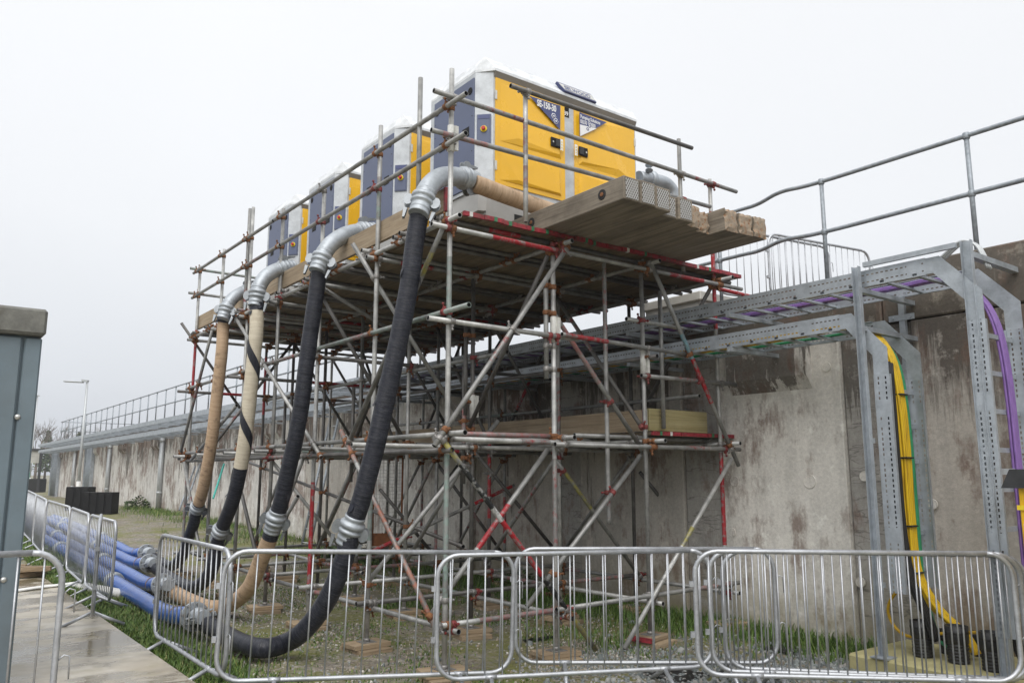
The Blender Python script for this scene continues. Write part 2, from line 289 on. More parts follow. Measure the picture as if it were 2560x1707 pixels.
# ---------------------------------------------------------------- mesh builder
def frame(d):
    d = d.normalized(); a = Vector((0, 0, 1)) if abs(d.z) < .92 else Vector((0, 1, 0))
    x = a.cross(d).normalized(); return x, d.cross(x).normalized()
class MB:
    def __init__(s): s.v = []; s.f = []; s.m = []; s.s = []; s.uv = {}; s.tone = []; s.t = .5
    def add(s, pts):
        b = len(s.v); s.v += [tuple(p) for p in pts]; s.tone += [s.t] * len(pts); return b
    def face(s, idx, m=0, sm=False, uv=None):
        if uv: s.uv[len(s.f)] = uv
        s.f.append(tuple(idx)); s.m.append(m); s.s.append(sm)
    def hexa(s, p, m=0):
        b = s.add(p)
        for q in ((0, 3, 2, 1), (4, 5, 6, 7), (0, 1, 5, 4), (1, 2, 6, 5), (2, 3, 7, 6), (3, 0, 4, 7)): s.face([b + i for i in q], m)
    def mm(s, lo, hi, m=0):
        x, y, z = lo; X, Y, Z = hi
        s.hexa(((x, y, z), (X, y, z), (X, Y, z), (x, Y, z), (x, y, Z), (X, y, Z), (X, Y, Z), (x, Y, Z)), m)
    def box(s, c, size, rot=None, m=0):
        c = Vector(c); h = [v / 2 for v in size]; Q = rot or Matrix.Identity(3)
        s.hexa([c + Q @ Vector((a * h[0], b2 * h[1], c2 * h[2])) for c2 in (-1, 1) for a, b2 in ((-1, -1), (1, -1), (1, 1), (-1, 1))], m)
    def ring(s, c, x, y, r, n, ph=0): return s.add([c + x * (r * math.cos(ph + 2 * math.pi * i / n)) + y * (r * math.sin(ph + 2 * math.pi * i / n)) for i in range(n)])
    def tube(s, a, b, r, n=10, m=0, hollow=0, segs=None, r2=None, sm=True):
        a, b = Vector(a), Vector(b); d = b - a; L = d.length; x, y = frame(d); r2 = r if r2 is None else r2
        ts = [(0, 1, m)]
        if segs:
            ts = []; t = 0
            for t0, t1, mm_ in sorted(segs):
                if t0 > t: ts.append((t, t0, m))
                ts.append((t0, t1, mm_)); t = t1
            if t < 1: ts.append((t, 1, m))
        first = None
        for t0, t1, mm_ in ts:
            p = s.ring(a + d * t0, x, y, r + (r2 - r) * t0, n); q = s.ring(a + d * t1, x, y, r + (r2 - r) * t1, n)
            if first is None: first = p
            last = q
            for i in range(n):
                j = (i + 1) % n; s.face((p + i, p + j, q + j, q + i), mm_, sm, ((t0 * L, i / n), (t0 * L, (i + 1) / n), (t1 * L, (i + 1) / n), (t1 * L, i / n)))
        for e, c, sg, rr in ((first, a, 1, r), (last, b, -1, r2)):
            if hollow:
                k = s.ring(c, x, y, rr * .84, n); k2 = s.ring(c + d.normalized() * sg * .06, x, y, rr * .84, n)
                for i in range(n):
                    j = (i + 1) % n
                    q1 = (e + i, k + i, k + j, e + j); q2 = (k + i, k2 + i, k2 + j, k + j)
                    s.face(q1 if sg > 0 else q1[::-1], m); s.face(q2 if sg > 0 else q2[::-1], hollow)
                q = [k2 + i for i in range(n)]; s.face(q[::-1] if sg > 0 else q, hollow)
            else:
                q = [e + i for i in range(n)]; s.face(q[::-1] if sg > 0 else q, m)
    def sweep(s, pts, r, n=12, m=0, rf=None, mf=None, closed_ends=True, u0=0):
        pts = [Vector(p) for p in pts]; N = len(pts); x = None; rings = []; u = u0; us = []
        for i, p in enumerate(pts):
            d = (pts[min(i + 1, N - 1)] - pts[max(i - 1, 0)]).normalized()
            if x is None: x, y = frame(d)
            else:
                x = (x - d * x.dot(d)).normalized(); y = d.cross(x)
            rr = rf(i / (N - 1)) * r if rf else r
            rings.append(s.ring(p, x, y, rr, n)); us.append(u)
            if i < N - 1: u += (pts[i + 1] - p).length
        for k in range(N - 1):
            p, q = rings[k], rings[k + 1]; mi = mf((k + .5) / (N - 1)) if mf else m
            for i in range(n):
                j = (i + 1) % n; s.face((p + i, p + j, q + j, q + i), mi, True, ((us[k], i / n), (us[k], (i + 1) / n), (us[k + 1], (i + 1) / n), (us[k + 1], i / n)))
        if closed_ends:
            s.face([rings[0] + i for i in range(n)][::-1], m); s.face([rings[-1] + i for i in range(n)], m)
    def lathe(s, o, d, prof, n=20, m=0, sm=True):
        o = Vector(o); d = Vector(d).normalized(); x, y = frame(d)
        rg = [s.ring(o + d * t, x, y, r, n) for t, r in prof]
        for p, q in zip(rg, rg[1:]):
            for i in range(n): j = (i + 1) % n; s.face((p + i, p + j, q + j, q + i), m, sm)
        s.face([rg[0] + i for i in range(n)][::-1], m); s.face([rg[-1] + i for i in range(n)], m)
    def prism(s, poly, ext, m=0):
        n = len(poly); e = Vector(ext); b = s.add(poly); t = s.add([Vector(p) + e for p in poly])
        s.face([b + i for i in range(n)][::-1], m); s.face([t + i for i in range(n)], m)
        for i in range(n): j = (i + 1) % n; s.face((b + i, b + j, t + j, t + i), m)
    def build(s, name, mats, parent=None, local=False, bevel=0, tone=False):
        me = bpy.data.meshes.new(name); me.from_pydata(s.v, [], s.f)
        if isinstance(mats, str): mats = [mats]
        for k in mats: me.materials.append(M[k])
        me.polygons.foreach_set('material_index', s.m); me.polygons.foreach_set('use_smooth', s.s)
        if s.uv:
            ul = me.uv_layers.new(name='UVMap').data
            for fi, u in s.uv.items():
                st_ = me.polygons[fi].loop_start
                for k, c in enumerate(u): ul[st_ + k].uv = c
        if tone:
            at = me.attributes.new('tone', 'FLOAT', 'POINT'); at.data.foreach_set('value', s.tone)
        if bevel:
            bm = bmesh.new(); bm.from_mesh(me); bmesh.ops.bevel(bm, geom=bm.edges[:], offset=bevel, segments=1, affect='EDGES', clamp_overlap=True)
            bm.to_mesh(me); bm.free()
        me.update(); o = bpy.data.objects.new(name, me); COL.objects.link(o)
        if parent: attach(o, parent, local)
        return o
def attach(o, parent, local=False):
    o.parent = parent
    if not local:
        L = Vector(parent.location); p = parent.parent
        while p: L += Vector(p.location); p = p.parent
        if parent.type == 'EMPTY': o.matrix_parent_inverse = Matrix.Translation(-L)
        else: o.matrix_parent_inverse = Matrix.Identity(4)
def tag(o, label=None, cat=None, group=None, kind=None):
    for k, v in (('label', label), ('category', cat), ('group', group), ('kind', kind)):
        if v: o[k] = v
    return o
def thing(name, label, cat, loc=(0, 0, 0), rz=0, group=None):
    o = bpy.data.objects.new(name, None); o.empty_display_size = .2; COL.objects.link(o); o.location = loc; o.rotation_euler = (0, 0, rz)
    return tag(o, label, cat, group)
def struct(name, mb, mats, **k): return tag(mb.build(name, mats, **k), kind='structure')
def linked(name, me, parent, loc=(0, 0, 0), rot=None):
    o = bpy.data.objects.new(name, me); COL.objects.link(o); o.parent = parent; o.location = loc
    if rot is not None: o.rotation_euler = rot
    return o
def dup(src, loc=None, rz=None, label=None, parent=None, rot=None):
    c = src.copy(); COL.objects.link(c); c.parent = parent
    if loc is not None: c.location = loc
    if rz is not None: c.rotation_euler = (0, 0, rz)
    if rot is not None: c.rotation_euler = rot
    if label: c['label'] = label
    for ch in list(src.children): dup(ch, parent=c)
    return c
def spline(pts, n=8):
    P = [Vector(p) for p in pts]; P = [P[0] * 2 - P[1]] + P + [P[-1] * 2 - P[-2]]; o = []
    for i in range(1, len(P) - 2):
        a, b, c, d = P[i - 1:i + 3]
        for k in range(n):
            t = k / n; o.append(.5 * ((2 * b) + (c - a) * t + (2 * a - 5 * b + 4 * c - d) * t * t + (3 * b - a - 3 * c + d) * t ** 3))
    o.append(P[-2]); return o

# ================================================================ SETTING
def frange(a, b, s):
    o = []
    while a < b - 1e-6: o.append(a); a += s
    return o
mb = MB()
gx = [-700, -200, -60, -20, -8] + frange(-4, 12, .3) + [12, 16, 24, 40, 90, 300, 900]
gy = [-300, -60, -15, -4] + frange(0, 32, .36) + frange(32, 64, 2) + [64, 70, 80, 100, 140, 220, 400, 800, 2000]
def gz(x, y):
    if x < 1.9 and y < 21.5: return -.02
    z = gh(x, y)
    if 0 <= y <= 32 and -4 <= x <= 12: z += .018 * noise.noise(Vector((x * 1.7, y * 1.7, 0))) + .010 * noise.noise(Vector((x * 5, y * 5, 3)))
    return z
mb.add([(x, y, gz(x, y)) for y in gy for x in gx]); nx = len(gx)
for j in range(len(gy) - 1):
    for i in range(nx - 1): mb.face((j * nx + i, j * nx + i + 1, (j + 1) * nx + i + 1, (j + 1) * nx + i), 0, True)
struct('ground', mb, 'ground_gravel')
mb = MB(); mb.mm((-9, -6, -.12), (1.98, 22, .15)); struct('concrete_path', mb, 'slab_concrete', bevel=.012)

# ---- long concrete wall
WX = 7.95
wall = thing('concrete_wall', 'long weathered concrete tank wall with brown run-off streaks behind the scaffold', 'wall', (WX, 20, 0))
ys = [(-4, 1.2, 0), (1.2, 3.95, 3), (3.95, 4.72, 2), (4.72, 6.35, 1), (6.35, 6.95, 2), (6.95, 8.9, 0), (8.9, 9.5, 2), (9.5, 11.6, 0)]
y = 11.6; k = 0
while y < 57.5:
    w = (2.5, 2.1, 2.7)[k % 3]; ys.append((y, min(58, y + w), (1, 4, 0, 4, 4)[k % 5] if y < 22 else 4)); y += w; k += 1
random.seed(3)
for y0, y1, t in ys:
    off = {0: 0, 1: -.03, 2: .03, 3: .0, 4: -.02}[t] + random.uniform(-.008, .008)
    m = MB(); m.mm((WX + off, y0 + .006, -.1), (WX + .5, y1 - .006, 3.215))
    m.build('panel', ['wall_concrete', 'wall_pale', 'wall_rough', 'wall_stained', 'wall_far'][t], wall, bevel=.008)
y = -4
while y < 58:
    y1 = min(58, y + random.uniform(3.4, 4.6)); m = MB(); m.mm((WX - .015 + random.uniform(0, .01), y + .005, 3.23), (WX + .52, y1 - .005, 3.80 + random.uniform(-.012, .012)))
    m.build('coping', 'coping_concrete', wall, bevel=.015); y = y1
cy = [(5.05, 6.12)] + [(on(px, 1100, 0, WX).y - .55, on(px, 1100, 0, WX).y + .55) for px in (396, 313, 247, 158)] + [(c - .5, c + .5) for c in (10.4, 15.5, 21, 26.4)]
for a, c in cy:
    m = MB(); m.prism([(WX - .03, a, 3.2), (WX - .14, a, 3.2), (WX - .14, a, 2.78), (WX - .03, a, 2.63)][::-1], (0, c - a, 0)); m.build('corbel', 'wall_far', wall)
for (px, py, r) in ((2024, 1203, .075), (1836, 1202, .06), (2160, 1190, .05), (2066, 917, .05), (1990, 925, .03), (1830, 1330, .05), (2150, 1455, .05), (2330, 1260, .05)):   # formwork tie-hole plugs
    p = on(px, py, 0, WX - .036); m = MB(); m.lathe(p + Vector((.02, 0, 0)), (-1, 0, 0), ((0, r), (.021, r), (.0225, r * .96), (.0225, r * .92), (.0195, r * .9)), 20); m.build('tie_hole_plug', 'wall_pale', wall)
mb = MB(); mb.mm((WX + .53, -4, 3.5), (26, 58, 3.90)); struct('walkway', mb, 'coping_concrete')
# downpipes and cable risers on the far wall
for i, (px, w) in enumerate(((401, 'nearest the scaffold'), (270, 'behind the black plastic blocks'), (184, 'beside the lamp post, far along'))):
    p = on(px, 1180, 0, WX - .12); m = MB(); z0 = gh(p.x, p.y)
    t = thing('downpipe', 'grey vertical downpipe on the far wall, ' + w, 'pipe', (p.x, p.y, z0), 0, 'downpipes on the long wall')
    m.tube((p.x, p.y, z0 - .05), (p.x, p.y, 3.1), .09, 12); m.build('pipe', 'lamp_grey', t)
    for zz in (1.0, 2.9): m = MB(); m.lathe((p.x, p.y, zz), (0, 0, 1), ((0, .095), (.01, .108), (.08, .108), (.09, .095)), 12); m.build('collar', 'lamp_grey', t)
for px, w, lab in ((222, .9, 'grey cable riser ladder on far wall behind the lamp post'), (138, 1.3, 'grey cable riser ladder at the far end of the wall')):
    p = on(px, 1180, 0, WX - .1); z0 = gh(p.x, p.y)
    t = thing('cable_riser', lab, 'cable tray', (p.x, p.y, z0))
    for s in (-1, 1): m = MB(); m.mm((p.x - .1, p.y + s * w - .03, z0), (p.x + .05, p.y + s * w + .03, 3.2)); m.build('side_rail', 'tray_steel', t)
    for k in range(5): m = MB(); yy = p.y - w + .3 + k * (2 * w - .6) / 4; m.tube((p.x - .03, yy, z0), (p.x - .03, yy, 3.2), .045, 6); m.build('cable', 'rail_steel', t)

# ---- handrail along the wall top
def railing(name, label, pts, ptop, zb, posts, hmid, mat='rail_steel', r=.024):
    t = thing(name, label, 'handrail', (pts[0][0], pts[0][1], zb))
    for dz in (0, -hmid):
        m = MB(); m.sweep(spline([(a, b, c + dz) for a, b, c in pts], 5), r, 10); m.build('rail', mat, t)
    for (a, b, c) in posts:
        m = MB(); m.tube((a, b, zb), (a, b, c), r, 10)
        m.lathe((a, b, zb), (0, 0, 1), ((0, .07), (.012, .07), (.014, .03)), 12)
        for dz in (0, -hmid): m.lathe((a, b, c + dz - .035), (0, 0, 1), ((0, .03), (.005, .034), (.06, .034), (.065, .03)), 10)
        m.build('post', mat, t)
railing('handrail', 'grey tubular handrail with clamp fittings on the wall top above the cable trays', [(8.2, -2, 5.03), (8.2, 3.36, 5.03), (8.2, 4.96, 5.03), (8.2, 5.5, 5.06), (8.33, 5.95, 5.05), (8.4, 6.5, 5.08), (8.4, 9, 5.08)], 5.03, 3.80, [(8.2, 1.75, 5.03), (8.2, 3.36, 5.03), (8.2, 4.96, 5.03), (8.4, 6.6, 5.08), (8.4, 8, 5.08)], .6)
railing('handrail', 'long grey tubular handrail receding along the far wall top', [(8.4, 9.6, 5.08), (8.4, 30, 5.08), (8.4, 45, 5.08), (8.4, 60.5, 5.1)], 5.08, 3.8, [(8.4, 10 + 1.43 * k, 5.08) for k in range(36)], .6)
railing('handrail', 'short grey handrail crossing the wall top at the far end', [(8.4, 60.3, 5.1), (11, 60.0, 5.1), (14, 59.8, 5.1)], 5.1, 3.8, [(9.8, 60.2, 5.1), (11.3, 60, 5.1), (12.8, 59.9, 5.1)], .6)

# ---- cable ladders
def plate(m, x, ya, yb, z0, z1, th, mi):
    m.mm((x, ya, z0), (x + th, yb, z1), 1)
    for xx, fl in ((x - .0006, 0), (x + th + .0006, 1)):      # perforated faces carry the slot pattern
        b = m.add(((xx, ya, z0), (xx, yb, z0), (xx, yb, z1), (xx, ya, z1)))
        q = (b, b + 3, b + 2, b + 1) if not fl else (b, b + 1, b + 2, b + 3)
        uv = {b: (ya, 0), b + 1: (yb, 0), b + 2: (yb, 1), b + 3: (ya, 1)}
        m.face(q, mi, False, [uv[k] for k in q])
def side_rail(t, x, ya, yb, z0, z1, sgn):
    yy = ya
    while yy < yb - .01:
        y1 = min(yb, yy + 3.0 if yy < 16 else yy + 14)
        m = MB(); th = .005
        if yy < 16:
            b = m.add(((x, yy, z0), (x, y1, z0), (x, y1, z1), (x, yy, z1)))
            m.face((b, b + 3, b + 2, b + 1), 0, False, ((yy, 0), (yy, 1), (y1, 1), (y1, 0)))
        else: m.mm((x - .002, yy, z0), (x + .002, y1, z1), 1)
        m.mm((min(x, x + sgn * .03), yy + .002, z1), (max(x, x + sgn * .03), y1 - .002, z1 + .006), 1)
        m.mm((min(x, x + sgn * .03), yy + .002, z0 - .006), (max(x, x + sgn * .03), y1 - .002, z0), 1)
        m.build('side_rail', ['tray_slotted', 'tray_steel'], t); yy = y1
def ladder(label, xa, xb, z0, z1, ya, yb, bend_y, riser, zend):
    t = thing('cable_ladder', label, 'cable tray', (xa, riser, zend))
    side_rail(t, xa, ya, yb, z0, z1, 1); side_rail(t, xb, ya, yb, z0, z1, -1)
    me = None; yy = ya + .1; far = MB()
    while yy < yb:
        if yy < 34:
            if me is None:
                m = MB(); m.mm((0, -.02, 0), (xb - xa, .02, .022)); r_ = m.build('rung', 'tray_steel', t, True); r_.location = Vector((xa, yy, z0 + .004)) - t.location; me = r_.data
            else: linked('rung', me, t, Vector((xa, yy, z0 + .004)) - t.location)
        else: far.mm((xa, yy - .02, z0 + .004), (xb, yy + .02, z0 + .026))
        yy += .30
    if far.v: tag(far.build('far_rungs', 'tray_steel', t), kind='stuff')
    h = z1 - z0
    for x in (xa, xb):                                        # gusset bend
        m = MB(); yb_ = ya; d = .34
        poly = [(x, yb_, z1), (x, yb_, z0), (x, yb_ - .06, z0), (x, riser + h, z0 - d + .06), (x, riser + h, z0 - d - .12), (x, riser, z0 - d - .12), (x, riser, z1 - d - .02), (x, yb_ - .12, z1)]
        m.prism(poly, (.005, 0, 0)); m.build('bend_plate', 'tray_steel', t)
        m = MB(); q = z0 - d - .12
        while q > zend + .01:
            q0 = max(zend, q - 3)
            b = m.add(((x, riser, q0), (x, riser + h, q0), (x, riser + h, q), (x, riser, q)))
            m.face((b, b + 3, b + 2, b + 1), 0, False, ((q0, 0), (q, 0), (q, 1), (q0, 1))); q = q0
        sg = 1 if x == xa else -1
        m.mm((min(x, x + sg * .03), riser - .005, zend), (max(x, x + sg * .03), riser, z0 - d - .12), 1); m.mm((min(x, x + sg * .03), riser + h, zend), (max(x, x + sg * .03), riser + h + .005, z0 - d - .12), 1)
        m.build('riser_rail', ['tray_slotted', 'tray_steel'], t)
    q = zend + .15
    while q < z0 - d - .1:
        m = MB(); m.mm((xa + .002, riser + h - .05, q), (xb - .002, riser + h - .028, q + .04)); m.build('rung', 'tray_steel', t); q += .32
    return t
tl = ladder('lower galvanised cable ladder along the wall turning down with yellow cables', 7.0, 7.60, 3.05, 3.19, 4.14, 58.5, 4.1, 3.70, .69)
tu = ladder('upper galvanised cable ladder along the wall turning down with purple cables', 7.0, 7.74, 3.42, 3.56, 3.30, 58.8, 3.3, 2.86, .45)
# posts and brackets that carry the ladders
def strut(label, x, y, z0, z1, wy=.05):
    t = thing('support_post', label, 'post', (x, y, z0))
    m = MB(); m.mm((x - .025, y - wy, z0), (x + .025, y - wy + .004, z1)); m.mm((x - .025, y + wy - .004, z0), (x + .025, y + wy, z1)); m.mm((x + .021, y - wy + .004, z0), (x + .025, y + wy - .004, z1)); m.build('channel', 'tray_steel', t)
    m = MB(); m.mm((x - .08, y - .08, z0), (x + .08, y + .08, z0 + .01)); m.build('base_plate', 'tray_steel', t)
    return t
t = strut('galvanised channel post standing on the plinth beside the yellow cables', 6.93, 3.90, .15, 3.60, .032)
for zz in (3.38, 3.02, 2.0, .75): m = MB(); m.mm((6.956, 3.87, zz - .022), (7.93, 3.93, zz + .022) if zz in (3.38, 3.02) else (7.0, 3.93, zz + .022)); m.build('cross_arm', 'tray_steel', t)
t = strut('wide galvanised channel post at the purple cable riser', 7.0, 2.95, .15, 3.64, .042)
m = MB(); m.mm((6.94, 3.015, 3.585), (6.975, 3.84, 3.63)); m.build('tie_bar', 'tray_steel', t)
m = MB(); m.mm((7.03, 2.92, 3.50), (7.93, 2.98, 3.55)); m.build('cross_arm', 'tray_steel', t); m = MB(); m.mm((7.03, 2.92, 1.7), (7.93, 2.96, 1.75)); m.build('cross_arm', 'tray_steel', t)
for i, yy in enumerate((4.0, 2.2)):
    x = WX - .05; t = thing('wall_strut', 'galvanised wall channel with bolted cleats, ' + ('left of the purple riser' if i == 0 else 'at the right edge'), 'bracket', (x, yy, 2.6))
    m = MB(); m.mm((x, yy - .03, 2.55), (x + .04, yy + .03, 3.6)); m.build('channel', 'tray_steel', t)
    for zz in (2.75, 3.25): m = MB(); m.mm((x - .008, yy - .13, zz - .03), (x - .001, yy + .13, zz + .03)); m.lathe((x - .008, yy - .09, zz), (-1, 0, 0), ((0, .018), (.012, .018)), 6); m.lathe((x - .008, yy + .09, zz), (-1, 0, 0), ((0, .018), (.012, .018)), 6); m.build('cleat', 'tray_steel', t)
br = thing('tray_bracket', 'row of galvanised cantilever arms carrying the cable ladders off the wall', 'bracket', (7.0, 6, 3))
yy = 5.4
while yy < 58:
    for zz in (3.015, 3.385): m = MB(); m.mm((6.96, yy - .025, zz - .022), (WX - .02, yy + .025, zz + .022)); m.build('arm', 'tray_steel', br)
    yy += 1.5
# cables
def cable(name, label, pts, r, mat, n=6, count=1, spread=.03, grp=None, bund=False):
    t = thing(name, label, 'cable', pts[-1], 0, grp)
    for k in range(count):
        o_ = Vector(((k % 4 - min(count - 1, 3) / 2) * spread, (k // 4) * spread, (k // 4) * spread * .6)); m = MB()
        m.sweep(spline([Vector(p) + o_ for p in pts], 6), r, n); m.build('strand', mat, t)
    return t
yc = cable('yellow_cables', 'thick bundle of yellow cables dropping down the lower cable ladder', [(7.26, 12, 3.09), (7.26, 6, 3.09), (7.26, 5.2, 3.09), (7.26, 4.6, 3.10), (7.26, 4.25, 3.11), (7.26, 3.96, 3.02), (7.26, 3.80, 2.78), (7.26, 3.74, 2.4), (7.27, 3.73, 1.9), (7.28, 3.74, 1.3), (7.29, 3.72, .85), (7.36, 3.60, .55), (7.44, 3.44, .36), (7.46, 3.36, .2)], .0145, 'strand_cable', 6, 16, .030)
for zz, yy in ((2.42, 3.735), (1.85, 3.725), (1.25, 3.735), (.85, 3.715)):
    m = MB(); m.box((7.265, yy + .03, zz), (.125, .12, .014)); m.build('cable_tie', 'cable_black', yc, bevel=.005)
cable('green_cable', 'green earth cable beside the yellow bundle on the lower ladder', [(7.48, 12, 3.09), (7.48, 5.5, 3.09), (7.48, 4.7, 3.09), (7.48, 4.3, 3.09), (7.48, 4.05, 3.02), (7.48, 3.86, 2.75), (7.48, 3.80, 2.2), (7.48, 3.79, 1.2), (7.48, 3.78, .7), (7.5, 3.7, .3), (7.5, 3.6, .2)], .013, 'cable_green', 6, 2, .022)
cable('black_cables', 'bundle of black cables fanning from the ladder foot into the black ducts', [(7.10, 3.74, 2.7), (7.10, 3.74, 1.8), (7.10, 3.73, 1.2), (7.13, 3.70, .8), (7.2, 3.62, .5), (7.24, 3.58, .3)], .014, 'cable_black', 6, 8, .026)
cable('purple_cables', 'purple cables running along and down the upper cable ladder', [(7.5, 14, 3.46), (7.5, 5, 3.46), (7.5, 4.2, 3.46), (7.5, 3.75, 3.46), (7.5, 3.45, 3.46), (7.5, 3.2, 3.38), (7.5, 3.0, 3.1), (7.5, 2.92, 2.6), (7.5, 2.91, 1.6), (7.5, 2.91, .9), (7.45, 2.85, .2)], .0125, 'cable_purple', 6, 6, .026)
cable('black_cables', 'black cables hanging behind the tall post at the purple riser', [(7.14, 2.98, 3.0), (7.13, 2.97, 2.2), (7.13, 2.97, 1.2), (7.16, 2.93, .5), (7.2, 2.85, .2)], .016, 'cable_black', 6, 6, .03)
lp = [on(2060 + a / 3.852, 1300 + b / 3.852, 0, 7.3) for a, b in ((760, 620), (690, 700), (630, 790), (620, 890), (660, 990), (740, 1080), (850, 1120), (1000, 1100), (1200, 1085), (1400, 1080), (1560, 1075))]
cable('yellow_cable_loop', 'loose yellow cable looping out beside the plinth', lp, .014, 'cable_yellow', 8)
cable('conduit', 'grey looped cable tails above the upper ladder bend', [(7.3, 3.3, 3.6), (7.32, 3.12, 3.72), (7.34, 3.0, 3.66), (7.35, 2.93, 3.45)], .012, 'lamp_grey', 8, 3, .04)
# plinth and ducts
mb = MB(); mb.mm((6.87, 1.2, -.08), (7.90, 4.20, .15)); tag(mb.build('cable_plinth', 'plinth', bevel=.02), 'mossy low concrete plinth under the cable risers', 'plinth')
for i, (px, py, lab) in enumerate(((2309, 1640, 'left front one, filled with cables'), (2398, 1656, 'open, middle of the three front ones'), (2486, 1676, 'right of the three front ones'), (2372, 1632, 'half hidden behind the left pair'), (2450, 1638, 'half hidden behind the right pair'))):
    p = on(px, py, 2, .15); hh = .30 if i < 3 else .2; r_ = .085 if i < 3 else .07
    t = thing('duct_sleeve', 'black corrugated duct end on the plinth, ' + lab, 'duct', p, 0, 'cable ducts on the plinth')
    m = MB(); pf = []; z = 0
    while z < hh * .5: pf += [(z, r_ * .93), (z + .008, r_), (z + .018, r_), (z + .024, r_ * .93)]; z += .026
    pf += [(hh * .52, r_ * .93), (hh * .56, r_ * 1.06), (hh, r_ * 1.08), (hh, r_ * .95), (hh * .75, r_ * .9), (hh * .75, .001)]
    m.lathe(p, (0, 0, 1), pf, 18); m.build('corrugated_tube', 'duct_black', t)
    m = MB(); m.lathe(p + Vector((0, 0, hh * .78)), (0, 0, 1), ((0, r_ * 1.075), (.004, r_ * 1.1), (.02, r_ * 1.1), (.024, r_ * 1.075)), 18); m.build('rim', 'duct_black', t)
# yellow box at right edge
p = on(2552, 1400, 0, 6.75); p.y -= .035; t = thing('control_box', 'yellow box with sloping black rain hood at the right edge', 'box', (p.x, p.y, 0))
m = MB(); m.mm((p.x - .02, p.y - .4, .95), (p.x + .22, p.y, 1.62)); m.build('body', 'sign_yellow', t, bevel=.008)
m = MB(); m.mm((p.x - .035, p.y - .41, 1.44), (p.x - .022, p.y + .012, 1.475)); m.build('band', 'estop_yellow', t)
m = MB(); m.prism([(p.x - .06, p.y + .10, 1.60), (p.x - .06, p.y + .03, 1.74), (p.x - .06, p.y - .45, 1.74), (p.x - .06, p.y - .5, 1.6)], (.36, 0, 0)); m.build('rain_hood', 'hood_black', t)
m = MB(); m.tube((p.x + .1, p.y - .2, 0), (p.x + .1, p.y - .2, .96), .03, 10); m.build('post', 'tray_steel', t)
m = MB(); m.mm((p.x - .024, p.y - .2, 1.18), (p.x - .021, p.y - .02, 1.34)); f_ = m.build('notice', 'decal_white', t); m = MB(); m.mm((p.x - .027, p.y - .17, 1.2), (p.x - .0245, p.y - .05, 1.32)); m.build('symbol', 'cable_purple', f_)

# ---- steel kiosk at the left
kx, ky = .80, 7.07
t = thing('steel_kiosk', 'grey-blue steel kiosk with mossy capping at the left edge', 'kiosk', (kx, ky, .15))
m = MB(); m.mm((-2.6, ky, .15), (kx - .03, ky + 2.2, 2.74)); m.build('wall', 'kiosk_paint', t)
for x0, x1 in ((kx - .115, kx), (kx - .42, kx - .13), (kx - 1.2, kx - .435)): m = MB(); m.mm((x0, ky - .035, .17), (x1, ky + .02, 2.73)); m.build('panel', 'kiosk_paint', t, bevel=.012)
m = MB(); m.mm((-2.7, ky - .10, 2.74), (kx + .015, ky + 2.3, 2.945)); m.build('capping', 'kiosk_cap', t, bevel=.02)
for px, py in ((44, 1042), (9, 1449)):
    q = on(px, py, 1, ky - .035); m = MB(); m.lathe(q + Vector((0, .002, 0)), (0, -1, 0), ((0, .022), (.006, .021), (.012, .014), (.015, .004)), 14); m.build('bolt', 'bolt_steel', t)
m = MB(); q = on(78, 958, 1, ky + .3); m.box((kx + .0, ky + .4, 1.98), (.08, .1, .05)); m.build('hasp', 'black_plastic', t)
pp = [(.52, 6.55, .16), (.52, 6.55, .36), (.46, 6.62, .38), (.30, 6.8, .38), (.2, 6.95, .38)]
mb = MB(); mb.sweep(spline(pp, 5), .022, 10); tag(mb.build('drain_pipe', 'black_plastic'), 'small black elbow pipe at the kiosk foot', 'pipe')
# white pvc board and timber on the path
mb = MB(); mb.sweep([(1.35, 12.9, .185), (1.75, 13.15, .185), (2.05, 13.28, .18), (2.2, 13.1, .15), (2.42, 12.55, .13), (2.62, 12.2, .10)], .07, 8)
for i, v in enumerate(mb.v): mb.v[i] = (v[0], v[1], .16 + (v[2] - .16) * .3) if v[0] < 2.1 else (v[0], v[1], max(gh(v[0], v[1]) + .01, v[2]))
tag(mb.build('layflat_hose', 'white_pvc'), 'flat white plastic hose lying over the path edge', 'hose')
random.seed(5)
for i in range(6):
    mb = MB(); L = random.uniform(.7, 1.1); rot = Euler((random.uniform(-.04, .04), random.uniform(-.04, .04), random.uniform(-.5, .3))).to_matrix(); mb.box((1.45 + random.uniform(-.12, .18), 14.6 + (i % 3) * .14, .20 + (i // 3) * .075 + (i % 3) * .02), (L, .13, .07), rot)
    tag(mb.build('scrap_timber', 'scrap_timber', bevel=.004), ('lower' if i < 3 else 'upper') + ' timber offcut in the pile on the path, ' + ('nearest', 'middle', 'farthest')[i % 3], 'timber', 'timber offcuts on the path')

# ---- far left: plastic blocks, lamps, shelter, hoarding, cone, trees
b6 = lambda x, y: (60 + x / 7.13, 1080 + y / 7.13)
def block(label, x, y, z, w, d, h):
    t = thing('plastic_block', label, 'crate', (x, y, z), R(-37), 'black plastic blocks by the wall')
    m = MB(); m.mm((-w / 2, 0, 0), (w / 2, d, h)); m.build('shell', 'black_plastic', t, True, .012)
    m = MB(); m.mm((-w * .2, -.004, h * .88), (w * .2, .02, h * .95)); m.build('hand_hole', 'bore', t, True)
    for s in (-1, 1): m = MB(); m.mm((s * w * .42 - .012, -.012, .03), (s * w * .42 + .012, -.001, h - .03)); m.build('rib', 'black_plastic', t, True)
p0 = ong(*b6(1200, 1475)); p0 = _g * 27.4 + _r * ((233 - 1280) / FPX * 27.4); p0.z = gh(p0.x, p0.y)
for i in range(4):
    q = p0 + _r * (.255 * i); block(('leftmost', 'second from left', 'third from left', 'rightmost')[i] + ' of four upright black plastic blocks in front', q.x, q.y, q.z, .245, .5, .72)
